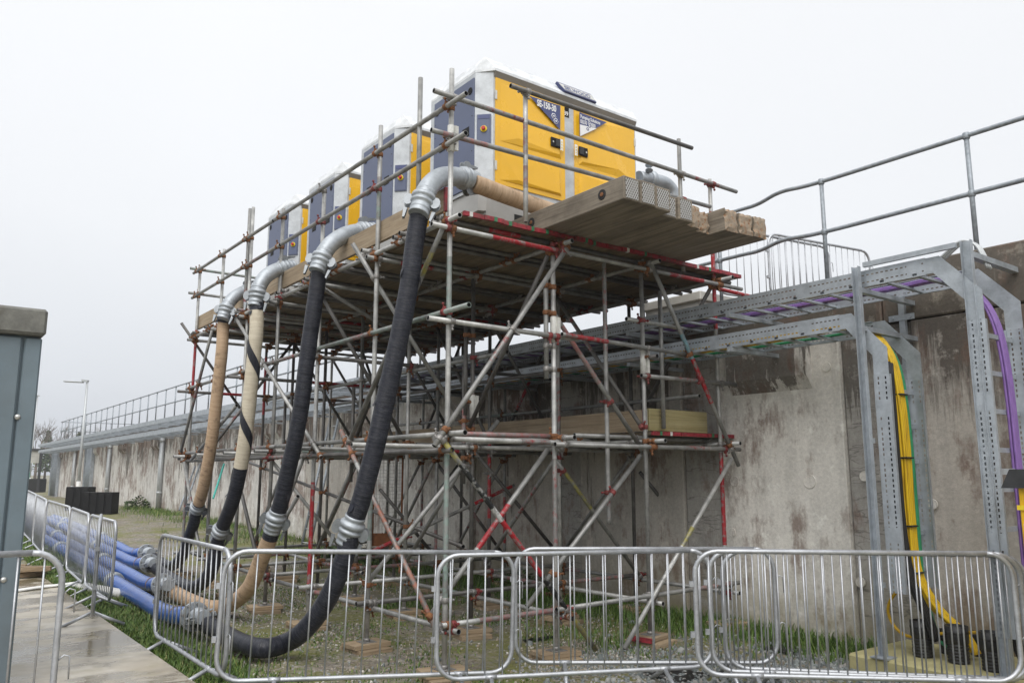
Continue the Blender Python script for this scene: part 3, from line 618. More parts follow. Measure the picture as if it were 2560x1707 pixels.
for i in range(3):
    q = p0 + _r * (.28 * i - 1.95) + _g * 2.6; block(('left', 'middle', 'right')[i] + ' black plastic block in the row behind the front four', q.x, q.y, gh(q.x, q.y), .28, .5, .86)
def lamp(label, x, y, h, arm):
    z = gh(x, y); t = thing('street_lamp', label, 'lamp post', (x, y, z))
    m = MB(); m.tube((x, y, z), (x, y, z + h), .075, 12, 0, 0, None, .05); m.build('pole', 'lamp_grey', t); m = MB(); m.tube((x, y, z), (x, y, z + 1.0), .10, 12); m.build('base_sleeve', 'white_pvc', t)
    a = Vector((x, y, z + h)); d = -_r * arm
    m = MB(); m.box(a + d * .1 + Vector((0, 0, .04)), (.28, .16, .10), Euler((0, .15, R(-37))).to_matrix()); m.build('knuckle', 'lamp_grey', t)
    m = MB(); m.box(a + d * .62, (.85, .24, .06), Euler((0, .05, R(-37))).to_matrix()); m.build('lantern', 'lamp_grey', t, bevel=.02)
lamp('tall grey street lamp in front of the far wall', 6.55, 40.7, 5.45, 1); lamp('distant thin street lamp beyond the wall end', 10.5, 92, 9.0, .4)
# corrugated shelter
sp_ = ong(*b6(330, 1010)); sp_ = Vector((7.6, 70, .4)); t = thing('metal_shelter', 'small corrugated metal shelter beyond the wall end', 'shelter', sp_, R(-37))
m = MB(); n_ = 14
for i in range(n_): zz = 2.15 + .9 * i / n_; m.mm((-1.05, -.02 + .03 * (i % 2), zz), (1.1, .05 + .03 * (i % 2), zz + .9 / n_)); 
m.build('corrugated_sheet', 'shed_metal', t, True)
m = MB(); m.mm((-1.15, -.2, 3.06), (1.2, 1.6, 3.2)); m.build('roof', 'hood_black', t, True)
for s in (-1.08, 1.1): m = MB(); m.mm((s - .07, -.05, 0), (s + .07, .1, 3.06)); m.build('leg', 'hood_black', t, True)
m = MB(); m.mm((-.95, .2, 0), (1.0, 1.3, 1.0)); m.build('bin', 'bore', t, True, .05)
for i, xx in enumerate((-3.0, -1.2, .6, 2.4)):
    q = Vector((7.2, 88, .4)) + _r * xx; mb = MB(); mb.box(q + Vector((0, 0, .75)), (1.7, .06, 1.5), Euler((0, 0, R(-37))).to_matrix()); tag(mb.build('hoarding_panel', 'hoarding_green', bevel=.02), ('leftmost', 'second from left', 'third from left', 'rightmost')[i] + ' green site hoarding panel in the far distance', 'fence', 'green hoarding')
mb = MB(); q = Vector((5.9, 61, .4)); mb.lathe(q, (0, 0, 1), ((0, .24), (.04, .24), (.05, .17), (.95, .05), (1.0, .04)), 14); tag(mb.build('traffic_cone', 'cone_yellow'), 'yellow plastic cone beyond the barrier line', 'cone')
# winter trees
def limb(mb, a, d, L, r, lev):
    b = a + d * L; mb.t = random.random(); mb.tube(a, b, r, 4 if lev else 6, 0, 0, None, r * .62, True)
    if lev >= 4 or L < .25: return
    for k in range(random.choice((2, 3, 3)) if lev < 3 else 3):
        ax = Vector((random.gauss(0, 1), random.gauss(0, 1), random.gauss(0, 1))).normalized(); nd = (Quaternion(ax, random.uniform(.25, .75)) @ d + Vector((0, 0, .12))).normalized()
        limb(mb, a + d * L * random.uniform(.6, 1), nd, L * random.uniform(.6, .8), r * .6, lev + 1)
random.seed(21)
tl_ = [(px, dd) for px, dd in ((60, 150), (88, 138), (112, 158), (135, 146), (160, 170), (190, 160), (222, 178), (255, 170), (290, 186), (30, 140))]
for i, (px, dd) in enumerate(tl_):
    d = ray(px, 1186); d.z = 0; q = d.normalized() * dd; q.z = .4
    if i in (2, 5, 8): lab = 'evergreen'
    else: lab = 'bare'
    nth = ('first', 'second', 'third', 'fourth', 'fifth', 'sixth', 'seventh')
    if lab == 'bare':
        idx = [k for k in range(len(tl_)) if k not in (2, 5, 8)].index(i)
        t = thing('bare_tree', 'bare hazy winter tree on the horizon beyond the wall, ' + ('second from left', 'third from left', 'fourth from left', 'fifth from left', 'sixth from left', 'rightmost', 'leftmost')[idx], 'tree', q, 0, 'far bare trees')
        m = MB(); m.tube(q, q + Vector((0, 0, 2.4)), .22, 8, 0, 0, None, .17); m.build('trunk', 'bark', t)
        m = MB()
        for k in range(4):
            limb(m, q + Vector((0, 0, 2.2 + .3 * k)), Vector((random.uniform(-.6, .6), random.uniform(-.6, .6), 1)).normalized(), random.uniform(2.3, 3.2), .10, 0)
        m.build('crown', 'twig', t, tone=True)
    else:
        idx = (2, 5, 8).index(i); t = thing('evergreen_tree', ('left', 'middle', 'right')[idx] + ' dark evergreen among the far bare trees', 'tree', q, 0, 'far evergreens')
        m = MB(); m.tube(q, q + Vector((0, 0, 7)), .2, 8, 0, 0, None, .06); m.build('trunk', 'bark', t)
        m = MB()
        for k in range(1500):
            hh = random.uniform(1.8, 8.6); rr = (9 - hh) * .32 * math.sqrt(random.random()) * random.uniform(.7, 1.15); an = random.uniform(0, 6.28); c = q + Vector((rr * math.cos(an), rr * math.sin(an), hh)); s = random.uniform(.15, .34); m.t = random.random()
            a = Vector((random.gauss(0, 1), random.gauss(0, 1), random.gauss(0, .6))).normalized() * s; b2 = a.cross(Vector((random.gauss(0, 1), random.gauss(0, 1), 1))).normalized() * s * .6
            b = m.add((c - a, c + b2, c + a, c - b2)); m.face((b, b + 1, b + 2, b + 3))
        m.build('crown', 'leaf', t, tone=True)
# ================================================================ SCAFFOLD
X = [3.85, 5.08, 6.34, 7.58]; Y = [6.06, 7.48, 8.92, 10.25, 11.47, 12.75, 14.03]; TR = .0242
scaf = thing('scaffold', 'tube and fitting scaffold tower carrying the timber deck and pumps', 'scaffold', (5.7, 10, 0))
TUBES = []
def T(name, a, b, base='tube', segs=None, r=TR):
    a, b = Vector(a), Vector(b); m = MB(); mats = [base, 'bore']; sg = []
    for t0, t1, k in (segs or []):
        if k not in mats: mats.append(k)
        sg.append((t0, t1, mats.index(k)))
    near = min((a - CAM).length, (b - CAM).length) < 16
    m.tube(a, b, r, 12 if near else 8, 0, 1, sg)
    o = m.build(name, mats, scaf); TUBES.append((a, b, name)); return o
random.seed(11)
PAINT = ['tube_red', 'tube_redworn', 'tube_pink', 'tube_green', 'tube_yellow']
def rsegs(p=.5):
    if random.random() > p: return None
    a = random.uniform(.05, .7); return [(a, min(.98, a + random.uniform(.08, .3)), random.choice(['tube_red', 'tube_redworn', 'tube_redworn', 'tube_pink', 'tube_green']))]
top0 = {0: 5.50, 1: 5.44, 2: 5.17, 3: 5.25, 4: 5.60, 5: 5.25, 6: 5.24}
special = {(0, 0): ('tube_pale', [(.10, .33, 'tube_green'), (.55, .66, 'tube_green')]), (1, 0): ('tube_pale', [(.24, .45, 'tube_redworn')]), (2, 0): ('tube', None), (3, 0): ('tube_pale', [(.16, .36, 'tube_red'), (.64, .92, 'tube_red')]),
           (0, 1): ('tube_pale', [(.18, .30, 'tube_green'), (.80, .86, 'tube_green'), (.86, .89, 'tube_orange')]), (0, 2): ('tube_pale', [(.06, .30, 'tube_red')]), (0, 6): ('tube_pale', [(.1, .3, 'tube_redworn'), (.56, .78, 'tube_red')]), (0, 3): ('tube', None), (0, 5): ('tube_pale', None)}
def sole_z(x, y): return gh(x, y) + .085
for i, x in enumerate(X):
    for j, y in enumerate(Y):
        z0 = sole_z(x, y); z1 = top0[j] if i == 0 else (5.25 if (i, j) == (3, 0) else 4.0)
        base, sg = special.get((i, j), (random.choice(['tube', 'tube', 'tube_dark', 'tube_pale']), rsegs(.55)))
        T('standard', (x, y, z0 + .006), (x, y, z1), base, sg)
        m = MB(); m.mm((x - .075, y - .075, z0), (x + .075, y + .075, z0 + .006)); m.lathe((x, y, z0 + .006), (0, 0, 1), ((0, .032), (.03, .032), (.03, .026)), 10); m.build('base_plate', 'coupler_steel', scaf)
T('guard_post', (3.80, 6.56, 4.08), (3.80, 6.56, 5.6)); T('guard_post', (3.85, 11.62, 4.0), (3.85, 11.62, 5.62), 'tube', [(.1, .3, 'tube_redworn'), (.35, .42, 'tube_green')])
T('guard_post', (4.68, 5.99, 4.13), (4.68, 5.99, 5.50), 'tube_pale', [(.25, .42, 'tube_redworn'), (.5, .75, 'tube_redworn')]); T('guard_post', (7.03, 6.05, 4.0), (7.03, 6.05, 5.62))
T('lap_standard', (4.985, 6.06, 2.62), (4.985, 6.06, 3.62), 'tube'); T('lap_standard', (4.985, 7.48, 2.35), (4.985, 7.48, 3.35), 'tube_dark')
T('hanger', (5.90, 6.18, 1.2), (5.90, 6.18, 3.95), 'tube', [(.65, .98, 'tube_redworn'), (.02, .1, 'tube_redworn')]); T('hanger', (6.72, 6.14, 2.2), (6.72, 6.14, 3.75), 'tube')
for j in (1, 3, 5): T('lap_standard', (X[1] - .1, Y[j] + .02, 1.6), (X[1] - .1, Y[j] + .02, 2.9), 'tube_dark', rsegs())
# guard rails
T('guard_rail', (4.46, 5.945, 5.47), (7.14, 5.945, 5.50), 'tube_dark'); T('guard_rail', (3.62, 6.005, 5.19), (8.02, 6.005, 5.17), 'tube', [(.12, .25, 'tube_redworn'), (.82, .92, 'tube_redworn')]); T('guard_rail', (3.60, 6.005, 4.80), (7.5, 6.005, 4.87), 'tube', [(.03, .16, 'tube_pink')])
T('guard_rail', (3.79, 5.72, 5.10), (3.79, 10.4, 5.12), 'tube'); T('guard_rail', (3.79, 10.45, 5.12), (3.79, 14.2, 5.14), 'tube')
T('guard_rail', (3.79, 5.72, 4.72), (3.79, 10.1, 4.71), 'tube', [(.38, .48, 'tube_redworn')]); T('guard_rail', (3.79, 10.15, 4.71), (3.79, 14.2, 4.70), 'tube', [(.1, .3, 'tube_redworn')])
for z in (5.19, 4.76): T('guard_rail', (3.7, 14.09, z), (7.8, 14.09, z), 'tube_green' if z > 5 else 'tube')
# longitudinal ledgers (along the wall direction)
for i, x in enumerate(X):
    xx = x - .05 if i == 0 else x + .05
    for y0, y1 in ((5.82, 10.0), (10.04, 14.3)):
        T('ledger', (xx, y0, 3.985), (xx, y1, 3.985), 'tube_pale' if i == 0 else 'tube', rsegs(.4)); T('ledger', (xx, y0 - (.12 if i == 0 else 0), 2.05), (xx, y1, 2.05), random.choice(['tube', 'tube_pale']), rsegs(.7))
        T('ledger', (x + .05, y0 + .1, .40), (x + .05, y1, .40 + (.08 if y0 > 9 else 0)), random.choice(['tube', 'tube_pale']), rsegs(.8))
T('ledger', (3.80, 5.66, 3.14), (3.80, 8.9, 3.15), 'tube_green', [(.55, .7, 'tube_redworn')]); T('ledger', (3.80, 8.95, 3.15), (3.80, 14.2, 3.13), 'tube', [(.1, .28, 'tube_redworn')])
T('ledger', (X[2] + .05, 5.9, 2.95), (X[2] + .05, 14, 2.98), 'tube_dark'); T('ledger', (X[3] - .05, 6.3, 2.62), (X[3] - .05, 14, 2.62), 'tube', rsegs(1)); T('ledger', (X[1] + .05, 6.9, 3.0), (X[1] + .05, 14, 3.0), 'tube')
T('ledger', (3.80, 5.9, 1.91), (3.80, 14.25, 1.92), 'tube_dark', [(.35, .5, 'tube_redworn')])
# transverse tubes
T('ledger', (3.62, 6.005, 3.915), (5.2, 6.005, 3.915), 'tube_pale', [(.42, .96, 'tube_red')]); T('ledger', (5.1, 5.955, 3.90), (8.03, 6.005, 3.93), 'tube', [(.55, .75, 'tube_red')])
T('ledger', (3.6, 6.005, 3.055), (5.35, 6.005, 3.04), 'tube_pale'); T('ledger', (5.1, 5.955, 3.06), (7.05, 6.0, 3.03), 'tube', [(.02, .32, 'tube_red')])
T('ledger', (3.7, 6.005, 2.01), (5.75, 6.005, 2.0), 'tube_pale', [(.45, .62, 'tube_redworn')]); T('ledger', (5.0, 5.955, 1.985), (7.85, 6.0, 1.99), 'tube', [(.66, .8, 'tube_redworn')]); T('ledger', (3.9, 6.11, 2.06), (5.25, 6.11, 2.07), 'tube_pink')
T('ledger', (3.75, 6.005, .45), (5.4, 6.005, .46), 'tube_pale', [(.25, .85, 'tube_pink')]); T('ledger', (5.0, 5.955, .47), (7.75, 6.0, .5), 'tube', [(.7, .95, 'tube_pink')])
T('ledger', (6.15, 6.11, 3.36), (7.05, 6.11, 3.35), 'tube_pale'); T('ledger', (6.25, 6.005, 2.74), (7.95, 6.005, 2.75), 'tube', [(.3, .5, 'tube_redworn')])
for j in range(1, 7):
    y = Y[j] - .05
    T('transom', (3.70, y, 3.935), (7.8, y, 3.935), 'tube', rsegs(.4)); T('transom', (3.6, y, 1.995), (7.75, y, 1.995), random.choice(['tube', 'tube_pale']), rsegs(.7)); T('transom', (3.7, y, .46), (7.75, y, .46), random.choice(['tube', 'tube_pale', 'tube_dark']), rsegs(.9))
    if j in (2, 4, 6): T('transom', (3.6, y, 3.06), (7.75, y, 3.06), 'tube_dark', rsegs(.6))
yy = 6.15; k = 0
while yy < 14.1:
    T('deck_transom', (3.71 + random.uniform(-.03, .05), yy, 4.034), (8.0, yy, 4.034), random.choice(['tube', 'tube_dark', 'tube_dark', 'tube_redworn']), rsegs(.35)); yy += (.16 if k % 2 else .62); k += 1  # mostly tube_dark: under-deck shade is in the tube colour
for yy in (6.3, 7.2, 8.1, 9.5, 11, 12.5): T('deck_transom', (5.55, yy, 2.10), (7.85, yy, 2.10), 'tube')
# braces: front face
def BR(p, q, y, base='tube', segs=None): T('brace', (p[0], y, p[1]), (q[0], y, q[1]), base, segs)
BR((3.65, 1.94), (5.2, 3.98), 5.95, 'tube', [(.38, .5, 'tube_redworn')]); BR((6.38, 3.99), (7.75, 1.80), 5.95, 'tube', [(.34, .46, 'tube_blue'), (.46, .68, 'tube_red')]); BR((5.11, 3.32), (6.36, 1.95), 6.115, 'tube', [(.1, .5, 'tube_pink')])
BR((3.74, 1.99), (5.48, .06), 5.95, 'tube_red', [(0, .10, 'tube_yellow'), (.10, .30, 'tube_black'), (.30, .36, 'tube_white'), (.62, .84, 'tube_black'), (.84, 1, 'tube_yellow')]); BR((5.04, 1.94), (3.72, .5), 6.115, 'tube', [(.36, .62, 'tube_red')]); BR((6.32, 1.90), (4.78, .50), 6.115, 'tube')
BR((7.63, 1.88), (5.85, .02), 5.95, 'tube_pale', [(.40, .50, 'tube_yellow'), (.58, .68, 'tube_white')])
# braces: left face
def BL(p, q, x, base='tube', segs=None): T('brace', (x, p[0], p[1]), (x, q[0], q[1]), base, segs)
BL((6.02, 3.92), (7.85, 2.0), 3.755, 'tube', [(.1, .2, 'tube_yellow')]); BL((12.0, 4.15), (8.5, 1.89), 3.755, 'tube_pale'); BL((12.79, 3.96), (14.22, 1.95), 3.755, 'tube', [(.3, .6, 'tube_redworn')]); BL((11.4, 2.66), (13.45, 1.93), 3.74); BL((8.02, 2.16), (6.02, .40), 3.755, 'tube_orange', [(.2, .34, 'tube_pale')])
BL((9.0, 1.9), (10.3, .35), 3.755, 'tube', [(.4, .6, 'tube_redworn')]); BL((11.4, 1.85), (10.2, .5), 3.755, 'tube_dark'); BL((13.9, 1.9), (12.7, .5), 3.755, 'tube', [(.4, .7, 'tube_redworn')]); BL((11.5, 2.05), (12.8, .45), 3.9, 'tube')
# braces traced inside the tower
def BP(a, b, ax, v, base='tube', segs=None): T('brace', on(*a, ax, v), on(*b, ax, v), base, segs)
BP((881, 608), (1166, 1073), 1, 7.55); BP((915, 1460), (1245, 1052), 1, 7.53, 'tube_pale'); BP((800, 715), (1000, 840), 1, 8.98, 'tube'); BP((453, 807), (600, 1020), 1, 14.1, 'tube_dark'); BP((622, 1155), (1158, 1366), 0, 5.16, 'tube_dark'); BP((1285, 1213), (918, 1383), 1, 8.98, 'tube', [(.02, .3, 'tube_red'), (.8, .98, 'tube_red')]); BP((950, 1223), (1076, 1376), 1, 10.3, 'tube_dark')
BP((1390, 1150), (1600, 1440), 1, 7.4, 'tube', [(.1, .4, 'tube_yellow')]); BP((1600, 1180), (1760, 1380), 1, 7.4, 'tube_dark', [(.3, .5, 'tube_pink')]); BP((1180, 1120), (1400, 1390), 1, 8.85, 'tube_dark'); BP((640, 1420), (745, 1240), 0, 3.95, 'tube')
for j in range(2, 7):
    for i in range(3):
        if random.random() < .5: s = 1 if (i + j) % 2 else -1; a, b = (X[i], X[i + 1]) if s > 0 else (X[i + 1], X[i]); T('brace', (a, Y[j] + .05, 2.1), (b, Y[j] + .05, 3.88), 'tube_dark', rsegs(.3))  # tube_dark colours in the shade inside the tower
        if random.random() < .45: a, b = (X[i], X[i + 1]) if random.random() < .5 else (X[i + 1], X[i]); T('brace', (a, Y[j] + .05, .5), (b, Y[j] + .05, 1.9), random.choice(['tube', 'tube_dark', 'tube_pale']), rsegs(.5))
for i in (1, 2, 3):
    for j in (0, 2, 4): T('brace', (X[i] - .05, Y[j], 3.9 if i % 2 else 2.2), (X[i] - .05, Y[j + 1] if j < 6 else 14, 2.2 if i % 2 else 3.9), 'tube_dark', rsegs(.5)); T('brace', (X[i] - .05, Y[j + 1], 1.9), (X[i] - .05, Y[j + 2], .55), 'tube', rsegs(.4))
T('ledger', (8.0, 6.35, 4.0), (9.7, 6.4, 3.99), 'tube_red')
# couplers where tubes cross
def closest(a, b, c, d):
    u = b - a; v = d - c; w = a - c; A = u.dot(u); B = u.dot(v); C = v.dot(v); D_ = u.dot(w); E_ = v.dot(w); den = A * C - B * B
    if den < .02 * A * C: return None
    s = (B * E_ - C * D_) / den; t = (A * E_ - B * D_) / den
    if not (-.01 <= s <= 1.01 and -.01 <= t <= 1.01): return None
    return a + u * s, c + v * t
CP = []
for p in range(len(TUBES)):
    a, b, n1 = TUBES[p]
    for q in range(p + 1, len(TUBES)):
        c, d, n2 = TUBES[q]
        if n1 == n2 and n1 != 'brace' and n1 != 'ledger' or 'deck_transom' in (n1, n2) and 'ledger' not in (n1, n2): continue
        r_ = closest(a, b, c, d)
        if r_ and .03 < (r_[0] - r_[1]).length < .085: CP.append((r_[0], (b - a).normalized(), r_[1], (d - c).normalized()))
for x, y, z in ((4.985, 6.06, 2.72), (4.985, 6.06, 2.95), (4.985, 6.06, 3.28), (4.985, 6.06, 3.55), (4.985, 7.48, 2.5), (4.985, 7.48, 3.25)): CP.append((Vector((x, y, z)), Vector((0, 0, 1)), Vector((5.08, y, z)), Vector((0, 0, 1))))
CP.sort(key=lambda c: (c[0] - CAM).length)
def coupler(m, c, mi=0):
    P, u, Q, v = c; w = (Q - P); L = w.length; w = w.normalized() if L > 1e-4 else Vector((1, 0, 0))
    for pt, d, o_ in ((P, u, -w), (Q, v, w)):
        m.lathe(pt - d * .024, d, ((0, .030), (.004, .033), (.044, .033), (.048, .030)), 10, mi)
        sd = d.cross(o_).normalized(); k = pt + sd * .036; m.box(k, (.022, .03, .03), None, mi); m.tube(k, k + (o_ * .3 + sd).normalized() * .055, .008, 6, mi); e_ = k + (o_ * .3 + sd).normalized() * .036; m.tube(e_, e_ + (o_ * .3 + sd).normalized() * .012, .014, 6, mi)
    m.tube(P, Q, .022, 6, mi)
rest = MB(); random.seed(4)
for i, c in enumerate(CP):
    if i < 290: m = MB(); coupler(m, c); m.build('coupler', random.choice(['coupler_steel', 'coupler_steel', 'coupler_rust', 'coupler_rust', 'coupler_red']), scaf)
    else: coupler(rest, c)
if rest.v: tag(rest.build('far_couplers', 'coupler_rust', scaf), kind='stuff')
for (x, y, z) in ((3.85, 6.06, 4.80), (5.08, 6.06, 3.12), (6.34, 6.06, 2.9), (5.08, 7.48, 2.45)):     # white sleeve couplers
    m = MB(); m.lathe((x, y, z - .13), (0, 0, 1), ((0, .028), (.003, .034), (.257, .034), (.26, .028)), 14); m.mm((x + .02, y - .045, z - .12), (x + .055, y - .02, z + .12)); m.build('sleeve_coupler', 'tape_white', scaf)
# deck boards and toe boards
random.seed(9)
def board(name, lo, hi, mats, endm=None, ax=1, both=True, j=.003):
    m = MB(); m.mm(lo, hi); o = m.build(name, mats, scaf, bevel=.003)
    if endm:
        c = list(lo); d = list(hi)
        for e_ in ((0, 1) if both else (0,)):
            l2, h2 = list(lo), list(hi)
            if e_ == 0: l2[ax] = lo[ax] - .003; h2[ax] = lo[ax] + .03
            else: l2[ax] = hi[ax] - .03; h2[ax] = hi[ax] + .003
            for q in range(3):
                if q != ax: l2[q] -= .002; h2[q] += .002
            m = MB(); m.mm(l2, h2); m.build('end_band', endm, o)
            if e_ == 0 and random.random() < .6:
                w = 0 if ax == 1 else 1; c0 = (lo[w] + hi[w]) / 2 + random.uniform(-.05, .05); l3, h3 = list(l2), list(h2); l3[w] = c0 - .018; h3[w] = c0 + .018; l3[ax] -= .002; l3[2] -= .001; h3[2] += .001; m = MB(); m.mm(l3, h3); m.build('end_mark', 'band_green' if random.random() < .6 else 'tape_white', o)
    return o
x = 3.955; k = 0
while x < 8.0:
    y = 5.98 + random.uniform(-.015, .015)
    for y1 in (9.9, 13.85):
        board('deck_board', (x, y, 4.0605), (x + .221, y1, 4.0985), 'deck_board', 'band_red', both=False); y = y1 + .01
    x += .225; k += 1
for y0, y1 in ((6.2, 8.85), (8.87, 11.4), (11.42, 14.15)): board('toe_board', (3.885, y0, 4.145 + random.uniform(0, .01)), (3.925, y1, 4.375), 'toe_timber', 'band_red' if y0 < 7 else None, both=False)
x = 6.545
while x < 8.05: board('deck_board', (x, 6.13 + random.uniform(-.01, .01), 2.127), (x + .22, 10.0, 2.165), 'deck_board', 'band_red', both=False); board('deck_board', (x, 10.02, 2.127), (x + .22, 13.8, 2.165), 'deck_board'); x += .225
board('toe_board', (6.50, 6.22, 2.17), (6.54, 10.1, 2.405), 'toe_timber', 'band_red', both=False); board('toe_board', (6.50, 10.12, 2.17), (6.54, 13.8, 2.40), 'toe_timber')
board('toe_board', (6.56, 6.20, 2.175), (7.53, 6.24, 2.42), 'toe_yellow', None, 0); 
# sole pads
ordn = ('first', 'second', 'third', 'fourth', 'fifth', 'sixth', 'last')
for i, x in enumerate(X):
    for j, y in enumerate(Y):
        z = gh(x, y); t = thing('sole_pad', 'timber sole pad under the %s post from the left, %s row back' % (ordn[i] if i < 3 else 'last', ordn[j]), 'sole pad', (x, y, z), random.uniform(-.25, .25), 'timber sole pads under the scaffold')
        m = MB(); m.mm((-.20, -.13, .043), (.20, .14, .0845)); b_ = m.build('board', 'sole_timber', t, True, .004)
        if random.random() < .35: m = MB(); m.mm((-.203, -.133, .041), (-.17, .143, .0855)); m.build('end_band', 'band_red', b_, True)
        m = MB(); m.mm((-.18, -.22, -.03), (.16, .20, .042)); m.build('board', 'sole_timber', t, True, .004)

# ================================================================ TIMBER MATS
random.seed(13)
def mats(label, beams, x0, w, z0, h, y1, plates):
    t = thing('timber_mat', label, 'timber mat', (x0, y1 - 1, z0)); x = x0
    for k, y0 in enumerate(beams):
        hh = h + random.uniform(-.008, .006); m = MB()
        if plates[k] == 'end_rusty':
            n5 = 6; Wd = w - .006; sd = random.uniform(0, 90)
            def bp_(i, j):
                u, v = i / n5, j / n5; e = max(abs(u - .5), abs(v - .5)) * 2; q = noise.noise(Vector((u * 4 + sd, v * 4, 1))); return (x + Wd * (u + .02 * q), y0 + .012 + .012 * q + max(0, e - .8) * .10 * (.6 + q), z0 + hh * v - max(0, v - .8) * .10 * max(0, q + .2))
            g = m.add([bp_(i, j) for j in range(n5 + 1) for i in range(n5 + 1)]); N5 = n5 + 1
            for j in range(n5):
                for i in range(n5): m.face((g + j * N5 + i, g + j * N5 + i + 1, g + (j + 1) * N5 + i + 1, g + (j + 1) * N5 + i), 1)
            rim = [i for i in range(N5)] + [j * N5 + n5 for j in range(1, N5)] + [n5 * N5 + i for i in range(n5 - 1, -1, -1)] + [j * N5 for j in range(n5 - 1, 0, -1)]
            rear = m.add([(m.v[g + i][0] if 0 else x + Wd * ((i % N5) / n5), y1 if 0 else y0 + .3, z0 + hh * ((i // N5) / n5)) for i in rim]); K = len(rim)
            for q in range(K): r2 = (q + 1) % K; m.face((g + rim[q], rear + q, rear + r2, g + rim[r2]))
            m.mm((x, y0 + .3, z0), (x + Wd, y1, z0 + hh)); bo = m.build('beam', ['mat_timber', 'end_rusty'], t)
            x += w; continue
        m.mm((x, y0, z0 + random.uniform(0, .004)), (x + w - .006, y1, z0 + hh)); bo = m.build('beam', 'mat_timber', t, bevel=.008)
        if plates[k]:
            m = MB(); m.mm((x + .022, y0 - .004, z0 + .02), (x + w - .032, y0 + .002, z0 + hh - .02)); m.build('end_plate', plates[k], bo)
        if k == 0:
            for q in (.28, 1.32):
                m = MB(); m.lathe((x + .0015, y0 + q, z0 + h * .52), (-1, 0, 0), ((0, .050), (.006, .050), (.006, .042)), 18); m.build('bolt_recess', 'bore', bo); m = MB(); m.lathe((x - .002, y0 + q, z0 + h * .52), (-1, 0, 0), ((0, .022), (.008, .022), (.01, .016)), 6); m.build('bolt_head', 'coupler_rust', bo)
        x += w
    return x
Z0 = 4.1045; EP, ER = 'end_plate', 'end_rusty'
xe = mats('weathered timber mat with metal end plates jutting from the deck, left half', [4.87, 4.87, 4.88, 4.99, 4.97], 4.91, .208, Z0, .225, 9.9, [EP, EP, EP, EP, EP])
mats('battered timber mat with rust-stained beam ends jutting from the deck, right half', [5.03, 5.10, 4.90, 4.88, 4.86], xe, .208, Z0, .225, 9.9, [ER, ER, ER, ER, ER])
xe = mats('rear left timber mat under the two far pumps', [9.93] * 5, 4.91, .208, Z0, .165, 14.0, [None] * 5); mats('rear right timber mat under the two far pumps', [9.93] * 5, xe, .208, Z0, .165, 14.0, [None] * 5)

# ================================================================ PUMPS
def text(name, body, size, mat, parent, loc, rot, bold=.0, sx_=1.0, ext=.0008):
    cu = bpy.data.curves.new('txt', 'FONT'); cu.body = body; cu.size = size; cu.extrude = ext; cu.offset = bold; cu.resolution_u = 3
    o = bpy.data.objects.new('txt', cu); COL.objects.link(o); bpy.context.view_layer.update()
    me = bpy.data.meshes.new_from_object(o.evaluated_get(bpy.context.evaluated_depsgraph_get())); bpy.data.objects.remove(o); bpy.data.curves.remove(cu)
    for v in me.vertices: v.co.x *= sx_
    me.materials.clear(); me.materials.append(M[mat]); me.name = name
    o = bpy.data.objects.new(name, me); COL.objects.link(o); o.parent = parent; o.location = loc; o.rotation_euler = rot; return o
PO = Vector((4.63, 6.67, 4.335)); PL, PW, PC, PI, Z1, ZT = 2.45, 1.20, .14, .085, 1.70, 1.875
def lp(px, py, y=6.655): return on(px, py, 1, y) - PO
z2p = lambda a, b: lp(1060 + a / 3.136, 120 + b / 3.136)
def octa(z, d=0): return [(PC, -d, z), (PL - PC, -d, z), (PL, PC, z), (PL, PW - PC, z), (PL - PC, PW, z), (PC, PW, z), (0, PW - PC, z), (0, PC, z)]
